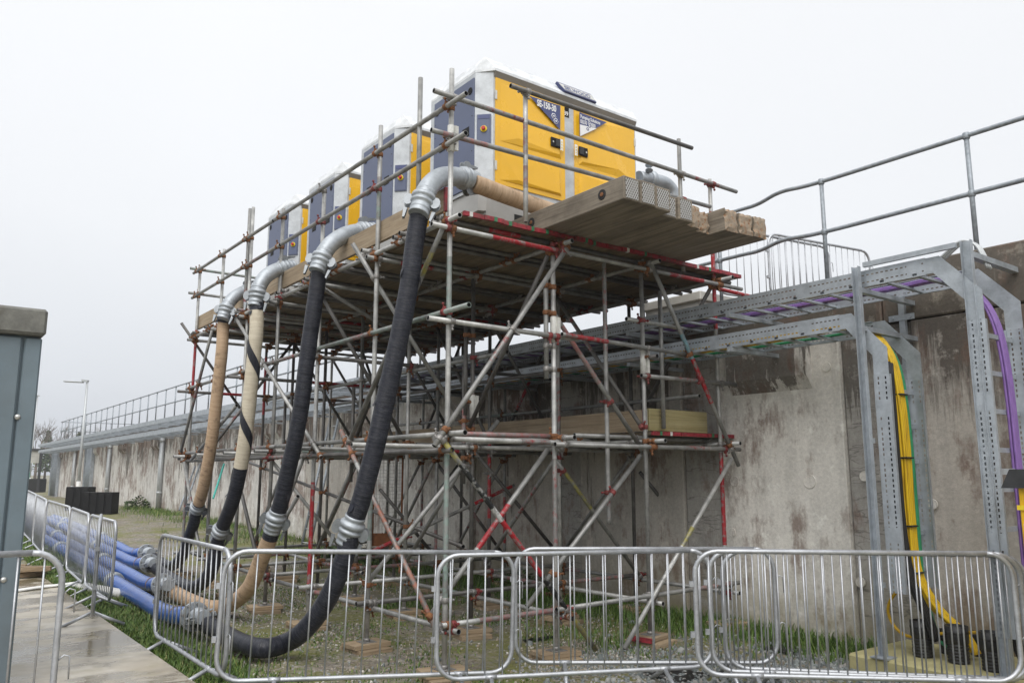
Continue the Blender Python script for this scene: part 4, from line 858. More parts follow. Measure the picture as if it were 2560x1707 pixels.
def make_pump():
    t = thing('pump_set', 'front pump set in yellow and blue acoustic enclosure, nearest the camera', 'pump', PO, 0, 'pump sets on the scaffold deck')
    m = MB(); m.prism([(x, y, .36) for x, y, z in octa(0)], (0, 0, Z1 - .36 - .012)); m.build('enclosure', 'pump_galv', t, True)
    m = MB(); m.prism([(.10, .06, .0), (PL - .10, .06, .0), (PL - .10, PW - .06, 0), (.10, PW - .06, 0)], (0, 0, .355)); m.prism([(.02, .10, .12), (.10, .061, .12), (.10, PW - .061, .12), (.02, PW - .10, .12)], (0, 0, .235)); sk = m.build('skid', 'skid_grey', t, True)
    for xx in (.55, 1.0, 1.7): m = MB(); m.box((xx, .058, .12), (.16, .012, .07)); m.build('fork_pocket', 'bore', sk, True)
    m = MB(); o_ = octa(Z1 - .01); a = m.add([(x, y - (.035 if y < .01 else 0), z) for x, y, z in o_]); b = m.add([(x, y - (.035 if y < .01 else 0), z + .03) for x, y, z in o_])
    c = m.add([(PI, PI, ZT), (PL - PI, PI, ZT), (PL - PI, PW - PI, ZT), (PI, PW - PI, ZT)])
    m.face([a + i for i in range(8)][::-1])
    for i in range(8): j = (i + 1) % 8; m.face((a + i, a + j, b + j, b + i))
    m.face((b, b + 1, c + 1, c)); m.face((b + 1, b + 2, c + 1)); m.face((b + 2, b + 3, c + 2, c + 1)); m.face((b + 3, b + 4, c + 2)); m.face((b + 4, b + 5, c + 3, c + 2)); m.face((b + 5, b + 6, c + 3)); m.face((b + 6, b + 7, c, c + 3)); m.face((b + 7, b, c)); m.face((c, c + 1, c + 2, c + 3))
    rf = m.build('roof', 'pump_roof', t, True)
    m = MB(); m.prism([(PC + .01, -.034, Z1 - .013), (PC + .01, -.002, Z1 - .075), (PC + .01, .03, Z1 - .013)], (PL - 2 * PC - .02, 0, 0)); m.build('soffit', 'soffit_grey', rf, True)
    for xx in (.75, 1.65): m = MB(); m.box((xx, PI + .06, ZT + .012), (.09, .05, .03)); m.build('lifting_eye', 'pump_galv', rf, True)
    # blue end panel
    m = MB(); m.mm((-.012, .15, .40), (.004, .97, 1.635)); bp = m.build('end_panel', 'pump_blue', t, True, .004)
    for yy in (.22, .90): m = MB(); m.lathe((-.0125, yy, 1.50), (-1, 0, 0), ((0, .042), (.004, .042), (.006, .03), (.003, .028), (.003, .012), (.009, .01)), 20); m.build('lock', 'black_plastic', bp, True)
    for yy in (.30, .78):
        m = MB(); m.mm((-.0165, yy - .065, .99), (-.0122, yy + .065, 1.10)); h_ = m.build('handle', 'black_plastic', bp, True, .003); m = MB(); m.mm((-.0185, yy - .045, 1.005), (-.0168, yy + .045, 1.085)); m.build('recess', 'bore', h_, True)
    m = MB()
    for yy in (.18, .56, .94):
        for zz in (.46, .8, 1.2, 1.36): m.lathe((-.0125, yy, zz), (-1, 0, 0), ((0, .006), (.003, .005)), 6)
    m.build('rivets', 'black_plastic', bp, True)
    # stop panel on the chamfered corner
    c = Vector((PC / 2, PC / 2, 0)); nrm = Vector((-1, -1, 0)).normalized(); tn = Vector((1, -1, 0)).normalized(); Q = Matrix((tn, -nrm, Vector((0, 0, 1)))).transposed()
    m = MB(); m.box(c + nrm * .006 + Vector((0, 0, 1.025)), (.155, .014, .34), Q); ep = m.build('stop_panel', 'pump_blue', t, True)
    m = MB(); m.box(c + nrm * .0145 + Vector((0, 0, 1.01)), (.125, .004, .29), Q); m.build('cover', 'pump_blue', ep, True)
    m = MB(); m.box(c + nrm * .018 + Vector((0, 0, 1.165)), (.125, .004, .045), Q); m.build('slot', 'decal_blue', ep, True)
    m = MB(); m.lathe(c + nrm * .017 + Vector((0, 0, 1.025)), nrm, ((0, .037), (.008, .037), (.01, .033)), 20); m.build('button_collar', 'estop_yellow', ep, True); m = MB(); m.lathe(c + nrm * .026 + Vector((0, 0, 1.025)), nrm, ((0, .014), (.012, .014), (.014, .022), (.026, .022), (.030, .016)), 16); m.build('button', 'estop_red', ep, True)
    # folded yellow doors
    for k, (x0, x1) in enumerate(((.165, 1.145), (1.295, 2.285))):
        z0, z1, zm = .42, 1.625, .86; m = MB(); y0 = -.012
        m.mm((x0, y0, z0), (x1, .002, z1)); fx = lambda u: x0 + (x1 - x0) * (u if k == 0 else 1 - u)
        def V(u, z, d): return (fx(u), y0 - d, z)
        # raised folds: sloping ramp from the hinge side to a flat field
        for (za, zb, d) in ((zm + .05, z1 - .05, .022), (z0 + .05, zm - .04, .022)):
            lo_ = za; hi_ = zb; h = hi_ - lo_
            p = m.add([V(.06, lo_, .001), V(.94, lo_, .001), V(.94, hi_, .001), V(.06, hi_, .001), V(.30, lo_ + h * .12, d), V(.90, lo_ + h * .06, d), V(.90, hi_ - h * .06, d * .45), V(.55, hi_ - h * .10, d * .6)])
            for q in ((0, 1, 5, 4), (1, 2, 6, 5), (2, 3, 7, 6), (3, 0, 4, 7), (4, 5, 6), (4, 6, 7)):
                q = [p + i for i in q]; m.face(q if k == 0 else q[::-1])
        dr = m.build('door', 'pump_yellow', t, True)
        xh = x0 if k == 0 else x1
        for zz in (.62, 1.42): mm_ = MB(); mm_.mm((xh - .012, -.022, zz - .05), (xh + .012, -.0125, zz + .05)); mm_.build('hinge', 'tape_white', dr, True)
        lx = lp(1385 if k == 0 else 1454, 359 if k == 0 else 382); lx.y = -.038
        mm_ = MB(); mm_.mm((lx.x - .07, -.052, lx.z - .055), (lx.x + .07, -.034, lx.z + .055)); lt = mm_.build('latch', 'black_plastic', dr, True, .006); mm_ = MB(); s_ = 1 if k == 0 else -1; mm_.mm((lx.x + s_ * .028 - .03, -.056, lx.z - .038), (lx.x + s_ * .028 + .03, -.0525, lx.z + .04)); mm_.build('paddle', 'hood_black', lt, True); mm_ = MB(); mm_.lathe((lx.x - s_ * .042, -.0525, lx.z), (0, -1, 0), ((0, .011), (.003, .011)), 10); mm_.build('key', 'tape_white', lt, True)
        wx = lp(1400 if k == 0 else 1436, 368 if k == 0 else 378).x; mm_ = MB(); mm_.mm((wx - .02, -.047, lx.z - .075), (wx + .02, -.044, lx.z + .06)); ws = mm_.build('warning_label', 'decal_white', dr, True)
        for q in range(4):
            zz = lx.z + .03 - q * .033; mm_ = MB(); mm_.prism([(wx - .012, -.0475, zz - .01), (wx + .012, -.0475, zz - .01), (wx, -.0475, zz + .011)], (0, -.0012, 0)); mm_.build('warning_triangle', 'estop_yellow', ws, True)
        DY = -.0475
        if k == 0:
            tri = [z2p(812, 384), z2p(1055, 463), z2p(1053, 650)]; mm_ = MB(); mm_.prism([(p.x, DY, p.z) for p in tri][::-1], (0, .004, 0)); dc = mm_.build('decal', 'decal_blue', dr, True)
            a = z2p(872, 450); b_ = z2p(1045, 502); w = b_.x - a.x
            text('lettering', 'SE-150-30', .105, 'decal_white', dc, (a.x, DY - .001, (a.z + b_.z) / 2 - .022), (R(90), 0, 0), .0035, w / .50)
            for (qa, qb) in ((1003, 543), (1020, 583)):
                c_ = z2p(qa, qb); mm_ = MB(); mm_.lathe((c_.x, DY - .0005, c_.z), (0, -1, 0), ((0, .036), (.001, .036), (.0012, .029)), 6); hx = mm_.build('emblem', 'decal_white', dc, True); mm_ = MB(); mm_.lathe((c_.x, DY - .0018, c_.z), (0, -1, 0), ((0, .028), (.0008, .028)), 6); mm_.build('emblem_field', 'decal_blue', hx, True); mm_ = MB(); mm_.lathe((c_.x, DY - .0028, c_.z), (0, -1, 0), ((0, .011), (.0008, .011)), 10); mm_.build('emblem_mark', 'decal_white', hx, True)
        else:
            A, B, C = z2p(1205, 512), z2p(1420, 592), z2p(1208, 702); mm_ = MB(); mm_.prism([(p.x, DY, p.z) for p in (A, B, C)][::-1], (0, .004, 0)); dc = mm_.build('decal', 'decal_blue', dr, True)
            D1, D2 = z2p(1206, 610), z2p(1336, 642); mm_ = MB(); mm_.prism([(p.x + .004, DY - .0004, p.z + .004) for p in (D1, D2, C)][::-1], (0, -.0008, 0)); wf = mm_.build('decal_field', 'decal_white', dc, True)
            a = z2p(1211, 553); b_ = z2p(1380, 600); text('lettering', 'Pumping Solutions', .062, 'decal_white', dc, (a.x, DY - .001, a.z - .006), (R(90), 0, 0), .001, (b_.x - a.x) / .50)
            a = z2p(1211, 585); b_ = z2p(1350, 625); text('lettering', '03330 142000', .066, 'decal_white', dc, (a.x, DY - .001, a.z - .018), (R(90), 0, 0), .001, (b_.x - a.x) / .45)
            for (qa, qb) in ((1268, 645), (1282, 622)):
                c_ = z2p(qa, qb); mm_ = MB(); mm_.lathe((c_.x, DY - .0014, c_.z), (0, -1, 0), ((0, .022), (.001, .022)), 6); hx = mm_.build('emblem', 'decal_blue', wf, True); mm_ = MB(); mm_.lathe((c_.x, DY - .0026, c_.z), (0, -1, 0), ((0, .010), (.0008, .010)), 8); mm_.build('emblem_mark', 'decal_white', hx, True)
    c_ = lp(1060 + 1118 / 3.136, 120 + 500 / 3.136); m = MB(); m.mm((c_.x - .045, -.004, c_.z - .06), (c_.x + .045, -.0005, c_.z + .09)); nl = m.build('noise_label', 'black_plastic', t, True); text('lettering', '89', .075, 'decal_white', nl, (c_.x - .04, -.0045, c_.z - .045), (R(90), 0, 0), .001)
    # name plate lying on the roof slope
    dv = Vector((0, .06, .13)).normalized(); nv = Vector((0, -dv.z, dv.y)); o0 = Vector((0, -.040, Z1 + .03))
    def RP(x, s, h): return Vector((x, 0, 0)) + o0 + dv * s + nv * h
    xa, xb = 1.06, 1.62; m = MB(); m.prism([RP(xa + .06, .005, -.02), RP(xb, .005, -.02), RP(xb - .05, .125, -.02), RP(xa - .02, .125, -.02)], nv * .036); pl = m.build('name_plate', 'decal_blue', t, True)
    m = MB(); m.prism([RP(xa + .065, .022, .0165), RP(xb - .012, .022, .0165), RP(xb - .055, .108, .0165), RP(xa + .0, .108, .0165)], nv * .002); m.build('plate_face', 'tape_white', pl, True)
    o = text('lettering', 'SELWOOD', .085, 'decal_blue', pl, RP(xa + .07, .032, .0195), (math.atan2(dv.z, dv.y), 0, 0), .002, .98)
    return t
pump = make_pump()
for k, (yy, zz, lab) in enumerate(((8.48, 4.335, 'second pump set from the front, between two similar ones'), (10.24, 4.275, 'third pump set from the front, with blue end panel'), (11.94, 4.275, 'farthest pump set at the back of the deck'))):
    dup(pump, (PO.x, yy, zz), None, lab)
# suction bend at the right of the front pump
t = thing('suction_bend', 'white galvanised bend with lever coupling right of the front pump', 'pipe', (7.2, 6.9, 4.5)); P = [on(1500 + a / 4.9, 400 + b / 4.9, 1, 6.95) for a, b in ((470, 215), (600, 235), (740, 262), (820, 300), (880, 370), (905, 450), (915, 520))]
m = MB(); m.sweep(spline(P, 4), .085, 14); m.build('bend', 'bend_steel', t); m = MB(); m.lathe(P[1], P[2] - P[1], ((0, .088), (.02, .11), (.06, .115), (.08, .09)), 16); cpl = m.build('collar', 'bend_steel', t)
for dz in (.06, .13): m = MB(); m.lathe(P[1] + Vector((-.1, -.1, dz)), (.3, .2, 1), ((0, .05), (.008, .05)), 12); m.build('lever', 'bend_steel', cpl)
# ================================================================ HOSES AND BLUE PIPES
def coupling(t, p, d, r, lever=True, name='coupling', side=None, mat='bend_steel', ring='bend_steel'):
    p = Vector(p); d = Vector(d).normalized(); m = MB()
    m.lathe(p - d * .13, d, ((0, r * 1.03), (.025, r * 1.05), (.03, r * 1.01), (.05, r * 1.01), (.055, r * 1.1), (.065, r * 1.26), (.09, r * 1.30), (.105, r * 1.2), (.11, r * 1.08), (.125, r * 1.08), (.13, r * 1.2), (.145, r * 1.24), (.16, r * 1.18), (.165, r * 1.04), (.20, r * 1.02), (.205, r * 1.06), (.22, r * 1.06), (.225, r * 1.01), (.25, r * 1.01), (.255, r * 1.05), (.27, r * 1.05), (.275, r * 1.0)), 24)
    c = m.build(name, mat, t)
    if lever:
        s0 = side or _r; s0 = (Vector(s0) - d * Vector(s0).dot(d)).normalized(); w = d.cross(s0)
        for sg in (-1, 1):
            b = p + s0 * (r * 1.26 * sg)
            for q in (-.026, .026):
                m = MB(); e_ = b + w * q - d * .10 + s0 * (sg * .012)
                m.prism([e_ + s0 * (.045 * math.cos(k * math.pi / 6) * 1.0) + d * (.062 * math.sin(k * math.pi / 6) + .11) for k in range(12)], w * .007); m.build('lever_ear', 'lever_steel', c)
            m = MB(); m.prism([b - w * .02 + d * .1, b - w * .018 + d * .20 + s0 * sg * .0, b - w * .018 + d * .21 + s0 * sg * .018, b - w * .018 + d * .1 + s0 * sg * .035], w * .036); m.build('lever', 'lever_steel', c)
    return c
def rough_r(seed, amp): return lambda t: 1 + amp * 1.3 * noise.noise(Vector((t * 17, seed, 2))) + amp * noise.noise(Vector((t * 60, seed, 0))) + amp * .6 * noise.noise(Vector((t * 190, seed, 5)))
def hose(t, name, pts, r, mat, seed=1, amp=.012, n=8, bands=None, sides=20):
    m = MB(); P = spline(pts, n); mats_ = [mat]
    mf = None
    if bands:
        for a, b, k in bands:
            if k not in mats_: mats_.append(k)
        def mf(u):
            for a, b, k in bands:
                if a <= u < b: return mats_.index(k)
            return 0
    m.sweep(P, r, sides, 0, rough_r(seed, amp), mf); return m.build(name, mats_, t)
dn = lambda L: [(a * 2560 / 2352, b * 2560 / 2352) for a, b in L]
c4 = lambda L: [(380 + a / 3.852, 1300 + b / 3.852) for a, b in L]
def discharge(label, feed, bend, plane, upper, U, uh, lower, flange, matu, matl, r, bu=None, bl=None, amp=.014, seed=1, rb=1.02):
    A, B = plane; Bp = [onv(px, py, A, B) for px, py in bend]; top = (Bp[-1].x, Bp[-1].y); Upt = ong(*U, uh)
    t = thing('discharge_line', label, 'hose', (Upt.x, Upt.y, gh(Upt.x, Upt.y)), 0, 'discharge hoses from the pumps')
    m = MB(); m.sweep(spline(Bp, 5), r * rb, 24); m.build('bend', 'bend_steel', t)
    F = [Vector(p) for p in feed]
    if F: hose(t, 'feed_hose', F, r * .98, 'hose_tan', seed + 3, .01, 10)
    coupling(t, Bp[0], Bp[0] - Bp[1], r, True, side=(0, 0, 1))
    Up = [onv(px, py, top, (Upt.x, Upt.y)) for px, py in upper]; Up = [Bp[-1] + (Up[0] - Bp[-1]) * .3] + Up
    coupling(t, Bp[-1], Bp[-1] - Bp[-2], r, True)
    hose(t, 'hose', Up, r * .96, matu, seed, amp, 12, bu)
    coupling(t, Up[-1], Up[-1] - Up[-2], r, True)
    k = len(lower); Lw = [Up[-1]]
    for i, (px, py) in enumerate(lower):
        pv = onv(px, py, top, (Upt.x, Upt.y)); 
        if pv.z > uh + gh(pv.x, pv.y) + .03 and i < k * .55: Lw.append(pv)
        else:
            q = ong(px, py, uh + .02); Lw.append(q)
    Lw.append(Vector(flange)); hose(t, 'hose', Lw, r * .96, matl, seed + 7, amp, 10, bl)
    return t, Lw, Up
flg = [ong(485, 1540, .22), ong(406, 1461, .22), ong(372, 1407, .22), ong(365, 1381, .22)]
T1 = discharge('black taped discharge hose hanging from the front pump, nearest the camera', [(4.35, 6.42, 4.585), (4.9, 6.40, 4.52), (5.6, 6.40, 4.47), (6.4, 6.42, 4.45)], [(1165, 447), (1140, 442), (1116, 441), (1096, 447), (1078, 461), (1064, 482), (1056, 506)], ((4.25, 6.42), (3.5, 6.15)),
    [(1047, 545)] + dn([(952, 560), (942, 640), (924, 740), (903, 840), (885, 920), (868, 1000), (848, 1080), (826, 1160), (806, 1215)]), (697, 1616), .11, dn([(796, 1262), (784, 1300), (760, 1360), (730, 1410), (690, 1455), (650, 1478), (605, 1488), (560, 1478), (515, 1455)]), flg[0], 'tape_black', 'tape_black', .092, amp=.012)
T2 = discharge('discharge hose of the second pump, black taped above and tan below', [], [(912, 578), (890, 580), (866, 586), (845, 597), (825, 613), (811, 632), (803, 652)], ((4.3, 8.45), (3.5, 8.27)),
    dn([(732, 630), (724, 690), (714, 760), (702, 850), (692, 930), (678, 1010), (662, 1080), (646, 1150), (632, 1195)]), (545, 1520), .10, dn([(618, 1240)]) + [(650, 1405), (640, 1432), (624, 1466), (595, 1497), (562, 1515), (525, 1518), (489, 1506), (450, 1488)], flg[1], 'tape_black', 'hose_tan', .092, [(.0, .035, 'tape_white')], [(.0, .09, 'tape_black')], .018, 2)
T3 = discharge('cream discharge hose with spiralling black tape, third from the front', [], [(712, 671), (696, 674), (679, 681), (664, 692), (653, 707), (646, 724), (643, 740)], ((4.3, 10.4), (3.5, 10.2)),
    dn([(590, 712), (589, 760), (583, 820), (577, 880), (571, 940), (564, 1000), (555, 1060), (545, 1110), (533, 1155), (515, 1200), (505, 1222)]), (476, 1472), .10, c4([(625, 240), (610, 330), (585, 440), (540, 540), (470, 612), (370, 645), (250, 596), (120, 518)]), flg[2], 'hose_cream', 'tape_black', .092, [(0, .10, 'tape_black'), (.66, 1.0, 'tape_black')], None, .02, 3)
T4 = discharge('tan discharge hose with black taped ends, farthest of the four', [], [(622, 728), (608, 731), (594, 737), (581, 747), (571, 760), (565, 776)], ((4.3, 11.9), (3.5, 11.7)),
    dn([(513, 745), (510, 800), (504, 860), (497, 920), (489, 990), (480, 1050), (470, 1105), (460, 1145), (452, 1168)]), (425, 1418), .10, dn([(444, 1205)]) + c4([(330, 240), (300, 330), (230, 415), (160, 438), (80, 398)]), flg[3], 'hose_tan', 'tape_black', .088, [(0, .09, 'tape_black'), (.93, 1, 'tape_black')], None, .014, 4)
# tape turn spiralling over the cream hose, torn tape flaps
def spiral(t, label_pts, r, t0, t1, turns, ph, w):
    P = spline(label_pts, 12); m = MB(); N = 60; prev = None
    for k in range(N + 1):
        u = t0 + (t1 - t0) * k / N; i = min(len(P) - 2, int(u * (len(P) - 1))); p = P[i].lerp(P[i + 1], u * (len(P) - 1) - i); d = (P[i + 1] - P[i]).normalized(); x, y = frame(d); a = ph + turns * 2 * math.pi * k / N; o_ = x * math.cos(a) + y * math.sin(a)
        b = m.add((p + o_ * r - d * w / 2, p + o_ * r + d * w / 2))
        if prev is not None: m.face((prev, b, b + 1, prev + 1), 0, True, ((u * 4, 0), (u * 4 + .1, 0), (u * 4 + .1, 1), (u * 4, 1)))
        prev = b
    m.build('tape_wrap', 'tape_black', t)
SP3 = .4
U3 = T3[2][2:]
spiral(T3[0], T3[2], .0945, .22, .70, -2.0, SP3, .17)
random.seed(31)
for TT, us in ((T1, (.28, .29, .30, .62, .9)), (T2, (.12, .5, .86)), (T3, (.07, .10, .8, .97, .99)), (T4, (.06, .08, .97, .99))):
    P = spline(TT[2], 12)
    for u in us:
        i = int(u * (len(P) - 2)); p = P[i]; d = (P[i + 1] - P[i]).normalized(); m = MB()
        for k in range(1):
            sd = (_r * random.choice((-1, 1)) - _g * random.uniform(0, 1.2)).normalized(); sd = (sd - d * sd.dot(d)).normalized(); w = d.cross(sd); q = p + sd * .088 + d * random.uniform(-.03, .03)
            a = [q - w * .03, q + w * .03, q + w * random.uniform(.01, .03) + sd * random.uniform(.01, .035) + d * random.uniform(.04, .09), q - w * random.uniform(0, .03) + sd * .01 + d * .05]; b = m.add(a); m.face((b, b + 1, b + 2, b + 3))
        m.build('torn_tape', 'tape_black', TT[0])
for i, f in enumerate(flg):
    lab = ('nearest of four parallel blue pipes, beside the barrier', 'second nearest of four parallel blue pipes', 'third nearest of four parallel blue pipes', 'farthest of four parallel blue pipes')[i]
    t = thing('blue_pipe', lab + ', with bolted flange', 'pipe', (f.x, f.y, gh(f.x, f.y)), 0, 'blue pipes laid on the ground')
    pts = []; y = f.y
    while y < 27: pts.append((f.x + .03 * math.sin(y * .5 + i) + .004 * (y - f.y), y, gh(f.x, y) + .115)); y += 1.0
    pts[0] = tuple(f); dirv = (Vector(pts[1]) - f).normalized()
    m = MB(); m.sweep(spline(pts, 3), .10, 24); p_ = m.build('pipe', 'pipe_blue', t)
    for yy in (f.y + 3.6, f.y + 9.5):
        k = min(range(len(pts)), key=lambda q: abs(pts[q][1] - yy)); m = MB(); m.lathe(Vector(pts[k]), (0, 1, 0), ((0, .101), (.005, .135), (.05, .14), (.055, .11), (.09, .11), (.095, .14), (.14, .135), (.145, .101)), 24); m.build('joint_coupling', 'bend_steel', t)
    m = MB(); m.lathe(Vector(pts[0]) + dirv * .55, dirv, ((0, .1005), (.003, .1025), (.02, .1025), (.023, .1005)), 24); m.build('tape_band', 'tape_brown', t)
    m = MB(); m.lathe(f - dirv * .03, dirv, ((0, .145), (.003, .15), (.022, .15), (.025, .145)), 28); fl = m.build('flange', 'bend_steel', t)
    x_, y_ = frame(dirv)
    for k in range(8): a = k * math.pi / 4 + .2; q = f - dirv * .03 + (x_ * math.cos(a) + y_ * math.sin(a)) * .125; m = MB(); m.lathe(q, -dirv, ((0, .014), (.018, .014)), 6); m.build('bolt', 'coupler_steel', fl)
    coupling(t, f - dirv * .17, -dirv, .074, True, 'ball_coupling', (1, 0, .3))

# ================================================================ CROWD BARRIERS
def make_barrier(L, label):
    t = thing('crowd_barrier', label, 'barrier', (0, 0, 0), 0, 'steel crowd barriers')
    zb, zt, rc, r = .145, 1.07, .17, .0185; P = []
    for cx, cz, a0 in ((L - rc, zt - rc, 90), (L - rc, zb + rc, 0), (rc, zb + rc, -90), (rc, zt - rc, -180)):
        for k in range(7): a = R(a0 - k * 15); P.append((cx + rc * math.cos(a), 0, cz + rc * math.sin(a)))
    P.append(P[0]); m = MB(); m.sweep(P, r, 12); m.build('frame', 'barrier_steel', t, True)
    n = int((L - .16) / .130); mb_ = MB(); mb_.tube((0, 0, zb + .012), (0, 0, zt - .012), .0062, 6); me = None
    for k in range(n):
        x = .10 + (L - .2) * k / (n - 1)
        dz = 0
        if me is None: b = mb_.build('bar', 'barrier_steel', t, True); me = b.data; b.location = (x, 0, 0)
        else: b = linked('bar', me, t, (x, 0, 0))
        e_ = min(x, L - x)
        if e_ < rc: q = rc - math.sqrt(max(0, rc * rc - (rc - e_) ** 2)); b.scale = (1, 1, 1 - 2 * q / (zt - zb)); b.location = (x, 0, q * (1 - (zt + zb) / (zt - zb) * 0) - (0) + q * 0 + (1 - b.scale[2]) * (zb) - 0 + q - q); b.location.z = (zt + zb) / 2 * (1 - b.scale[2])
    for x in (.42, L - .42):
        m = MB(); m.tube((x, 0, zb), (x, .31, .0), .017, 10); m.tube((x, 0, zb), (x, -.31, .0), .017, 10); m.tube((x - .045, 0, zb), (x + .045, 0, zb), .0215, 10); m.build('foot', 'barrier_steel', t, True)
    for z in (.44, .82):
        m = MB(); m.sweep([(L + .012, 0, z), (L + .045, .0, z + .03), (L + .075, 0, z + .02), (L + .078, 0, z - .11)], .005, 6); m.build('hook', 'barrier_steel', t, True); m = MB(); m.mm((-.045, -.02, z - .02), (-.014, .02, z + .02)); m.build('eye', 'barrier_steel', t, True)
    return t
proto = None
def barrier(a, b, label, z=None, tilt=0, fit=True):
    global proto
    a, b = Vector((a[0], a[1])), Vector((b[0], b[1])); L = (b - a).length
    if proto is None: proto = make_barrier(2.25, label); o = proto
    else: o = dup(proto, label=label)
    za = gh(*a) if z is None else z; zb = gh(*b) if z is None else z
    o.location = (a.x, a.y, za + .005); o.rotation_euler = (tilt, -math.atan2(zb - za, L), math.atan2(b.y - a.y, b.x - a.x)); o.scale = (L / 2.25 if fit else 1, 1, 1)
    return o
barrier((2.0, 6.26), (4.07, 5.42), 'steel crowd barrier in front of the hoses, left one of the front line')
barrier((3.46, 5.56), (5.52, 4.58), 'steel crowd barrier overlapping the left front one, in front of the middle posts')
barrier((4.30, 5.66), (6.05, 4.33), 'steel crowd barrier just behind the middle front one')
barrier((5.10, 4.38), (6.86, 2.78), 'steel crowd barrier in front of the cable plinth, nearest of three overlapping', .03)
barrier((5.32, 4.42), (6.98, 2.78), 'steel crowd barrier second of three overlapping before the plinth', .02); barrier((5.56, 4.48), (7.12, 2.80), 'steel crowd barrier hindmost of three overlapping before the plinth')
barrier((2.12, 8.5), (2.10, 6.33), 'steel crowd barrier set at an angle beside the blue pipe ends')
barrier((-1.39, 5.62), (.86, 5.62), 'steel crowd barrier at the bottom left before the kiosk', .17)
barrier((1.72, 9.3), (2.12, 11.4), 'steel crowd barrier seen edge-on with one foot on the path', .13)
nodes_ = [(2.2, 10.85), (2.2, 12.6), (2.27, 14.6), (2.22, 16.8), (2.32, 19.0), (2.4, 21.2), (2.5, 23.4), (2.6, 25.6)]
for k in range(7):
    a, b = nodes_[k + 1], nodes_[k]; barrier((a[0], a[1] - .04), (b[0], b[1] + .04), 'steel crowd barrier, %s in the line beside the blue pipes' % ('nearest', 'second', 'third', 'fourth', 'fifth', 'sixth', 'farthest')[k])
barrier((9.4, 6.55), (11.45, 6.22), 'steel crowd barrier standing up on the wall top behind the deck corner', 3.95)
barrier((8.55, 6.78), (10.75, 6.46), 'steel crowd barrier on the wall top, overlapping left of its neighbour under the deck', 3.95)

# ================================================================ SMALL SITE THINGS
t = thing('ladder', 'grey ladder leaning on the wall behind the scaffold', 'ladder', (7.4, 16.5, .1))
a0, a1 = Vector((7.0, 16.3, .12)), Vector((7.85, 16.9, 3.0)); off = Vector((.0, .42, 0))
for o_ in (Vector(), off): m = MB(); m.tube(a0 + o_, a1 + o_, .03, 8); m.build('stile', 'rail_steel', t)
for k in range(10): q = a0.lerp(a1, (k + .6) / 10.4); m = MB(); m.tube(q, q + off, .014, 6); m.build('rung', 'ladder_alu', t)
for i, (px0, py0, px1, py1, mt, lab) in enumerate(((533, 1245, 560, 1160, 'pole_teal', 'teal pole leaning on the wall behind the tan hose'), (448, 1275, 488, 1165, 'rail_steel', 'left grey pole leaning on the wall beyond the scaffold'), (458, 1278, 500, 1160, 'rail_steel', 'right grey pole leaning on the wall beyond the scaffold'))):
    mb = MB(); a = ong(px0, py0, 0) ; a = on(px0, py0, 0, 7.1); b = on(px1, py1, 0, 7.85); mb.tube(a, b, .03, 8); tag(mb.build('leaning_pole', mt), lab, 'pole')
# mesh gate panel behind the tower
g0 = on(930, 1365, 1, 12.9); t = thing('mesh_panel', 'rusty framed wire mesh panel standing behind the scaffold', 'panel', g0)
w, h = .50, 1.55; d = _r * w; zz = Vector((0, 0, 1))
for p, q in ((g0, g0 + zz * h), (g0 + d, g0 + d + zz * h), (g0 + zz * h, g0 + d + zz * h)): m = MB(); m.tube(p, q, .02, 6); m.build('frame_bar', 'mesh_rust', t)
m = MB(); m.prism([g0, g0 + d, g0 + d + zz * .22, g0 + zz * .22], _g * .02); m.build('kick_plate', 'mesh_rust', t)
m = MB()
for k in range(1, 9): m.tube(g0 + d * k / 9 + zz * .22, g0 + d * k / 9 + zz * h, .003, 4)
for k in range(1, 22): q = g0 + zz * (.22 + k * .06); m.tube(q, q + d, .003, 4)
tag(m.build('wire_grid', 'wire', t), kind='stuff')
# equipment on the wall top seen past the deck
t = thing('grey_cabinet', 'pale grey flat-topped cabinet on the wall top under the deck', 'cabinet', (8.6, 7.4, 3.9)); m = MB(); m.mm((8.45, 7.0, 3.9), (9.3, 8.0, 4.02)); m.build('body', 'skid_grey', t); m = MB(); m.mm((8.4, 6.95, 4.02), (9.35, 8.05, 4.14)); m.build('lid', 'shed_metal', t, bevel=.01)
# black rags on the ground by the barriers
for i, (px, py, lab) in enumerate(((1690, 1690, 'crumpled black plastic sheet on the gravel under the right front barriers'), (1960, 1625, 'small black plastic scrap at the wall foot behind the right barriers'), (1350, 1600, 'thin black strap lying on the gravel behind the middle front barrier'))):
    p = ong(px, py); mb = MB(); n_ = 9; w_, h_ = ((.42, .2), (.3, .16), (.4, .05))[i]
    b = mb.add([(p.x + (u / n_ - .5) * w_ + .03 * noise.noise(Vector((u, v, i))), p.y + (v / n_ - .5) * h_ * 2, p.z + .02 + .025 * noise.noise(Vector((u * .9, v * .9, 4 + i)))) for v in range(n_ + 1) for u in range(n_ + 1)])
    for v in range(n_):
        for u in range(n_): k = b + v * (n_ + 1) + u; mb.face((k, k + 1, k + n_ + 2, k + n_ + 1), 0, True)
    tag(mb.build('plastic_scrap', 'duct_black'), lab, 'litter')
random.seed(17)
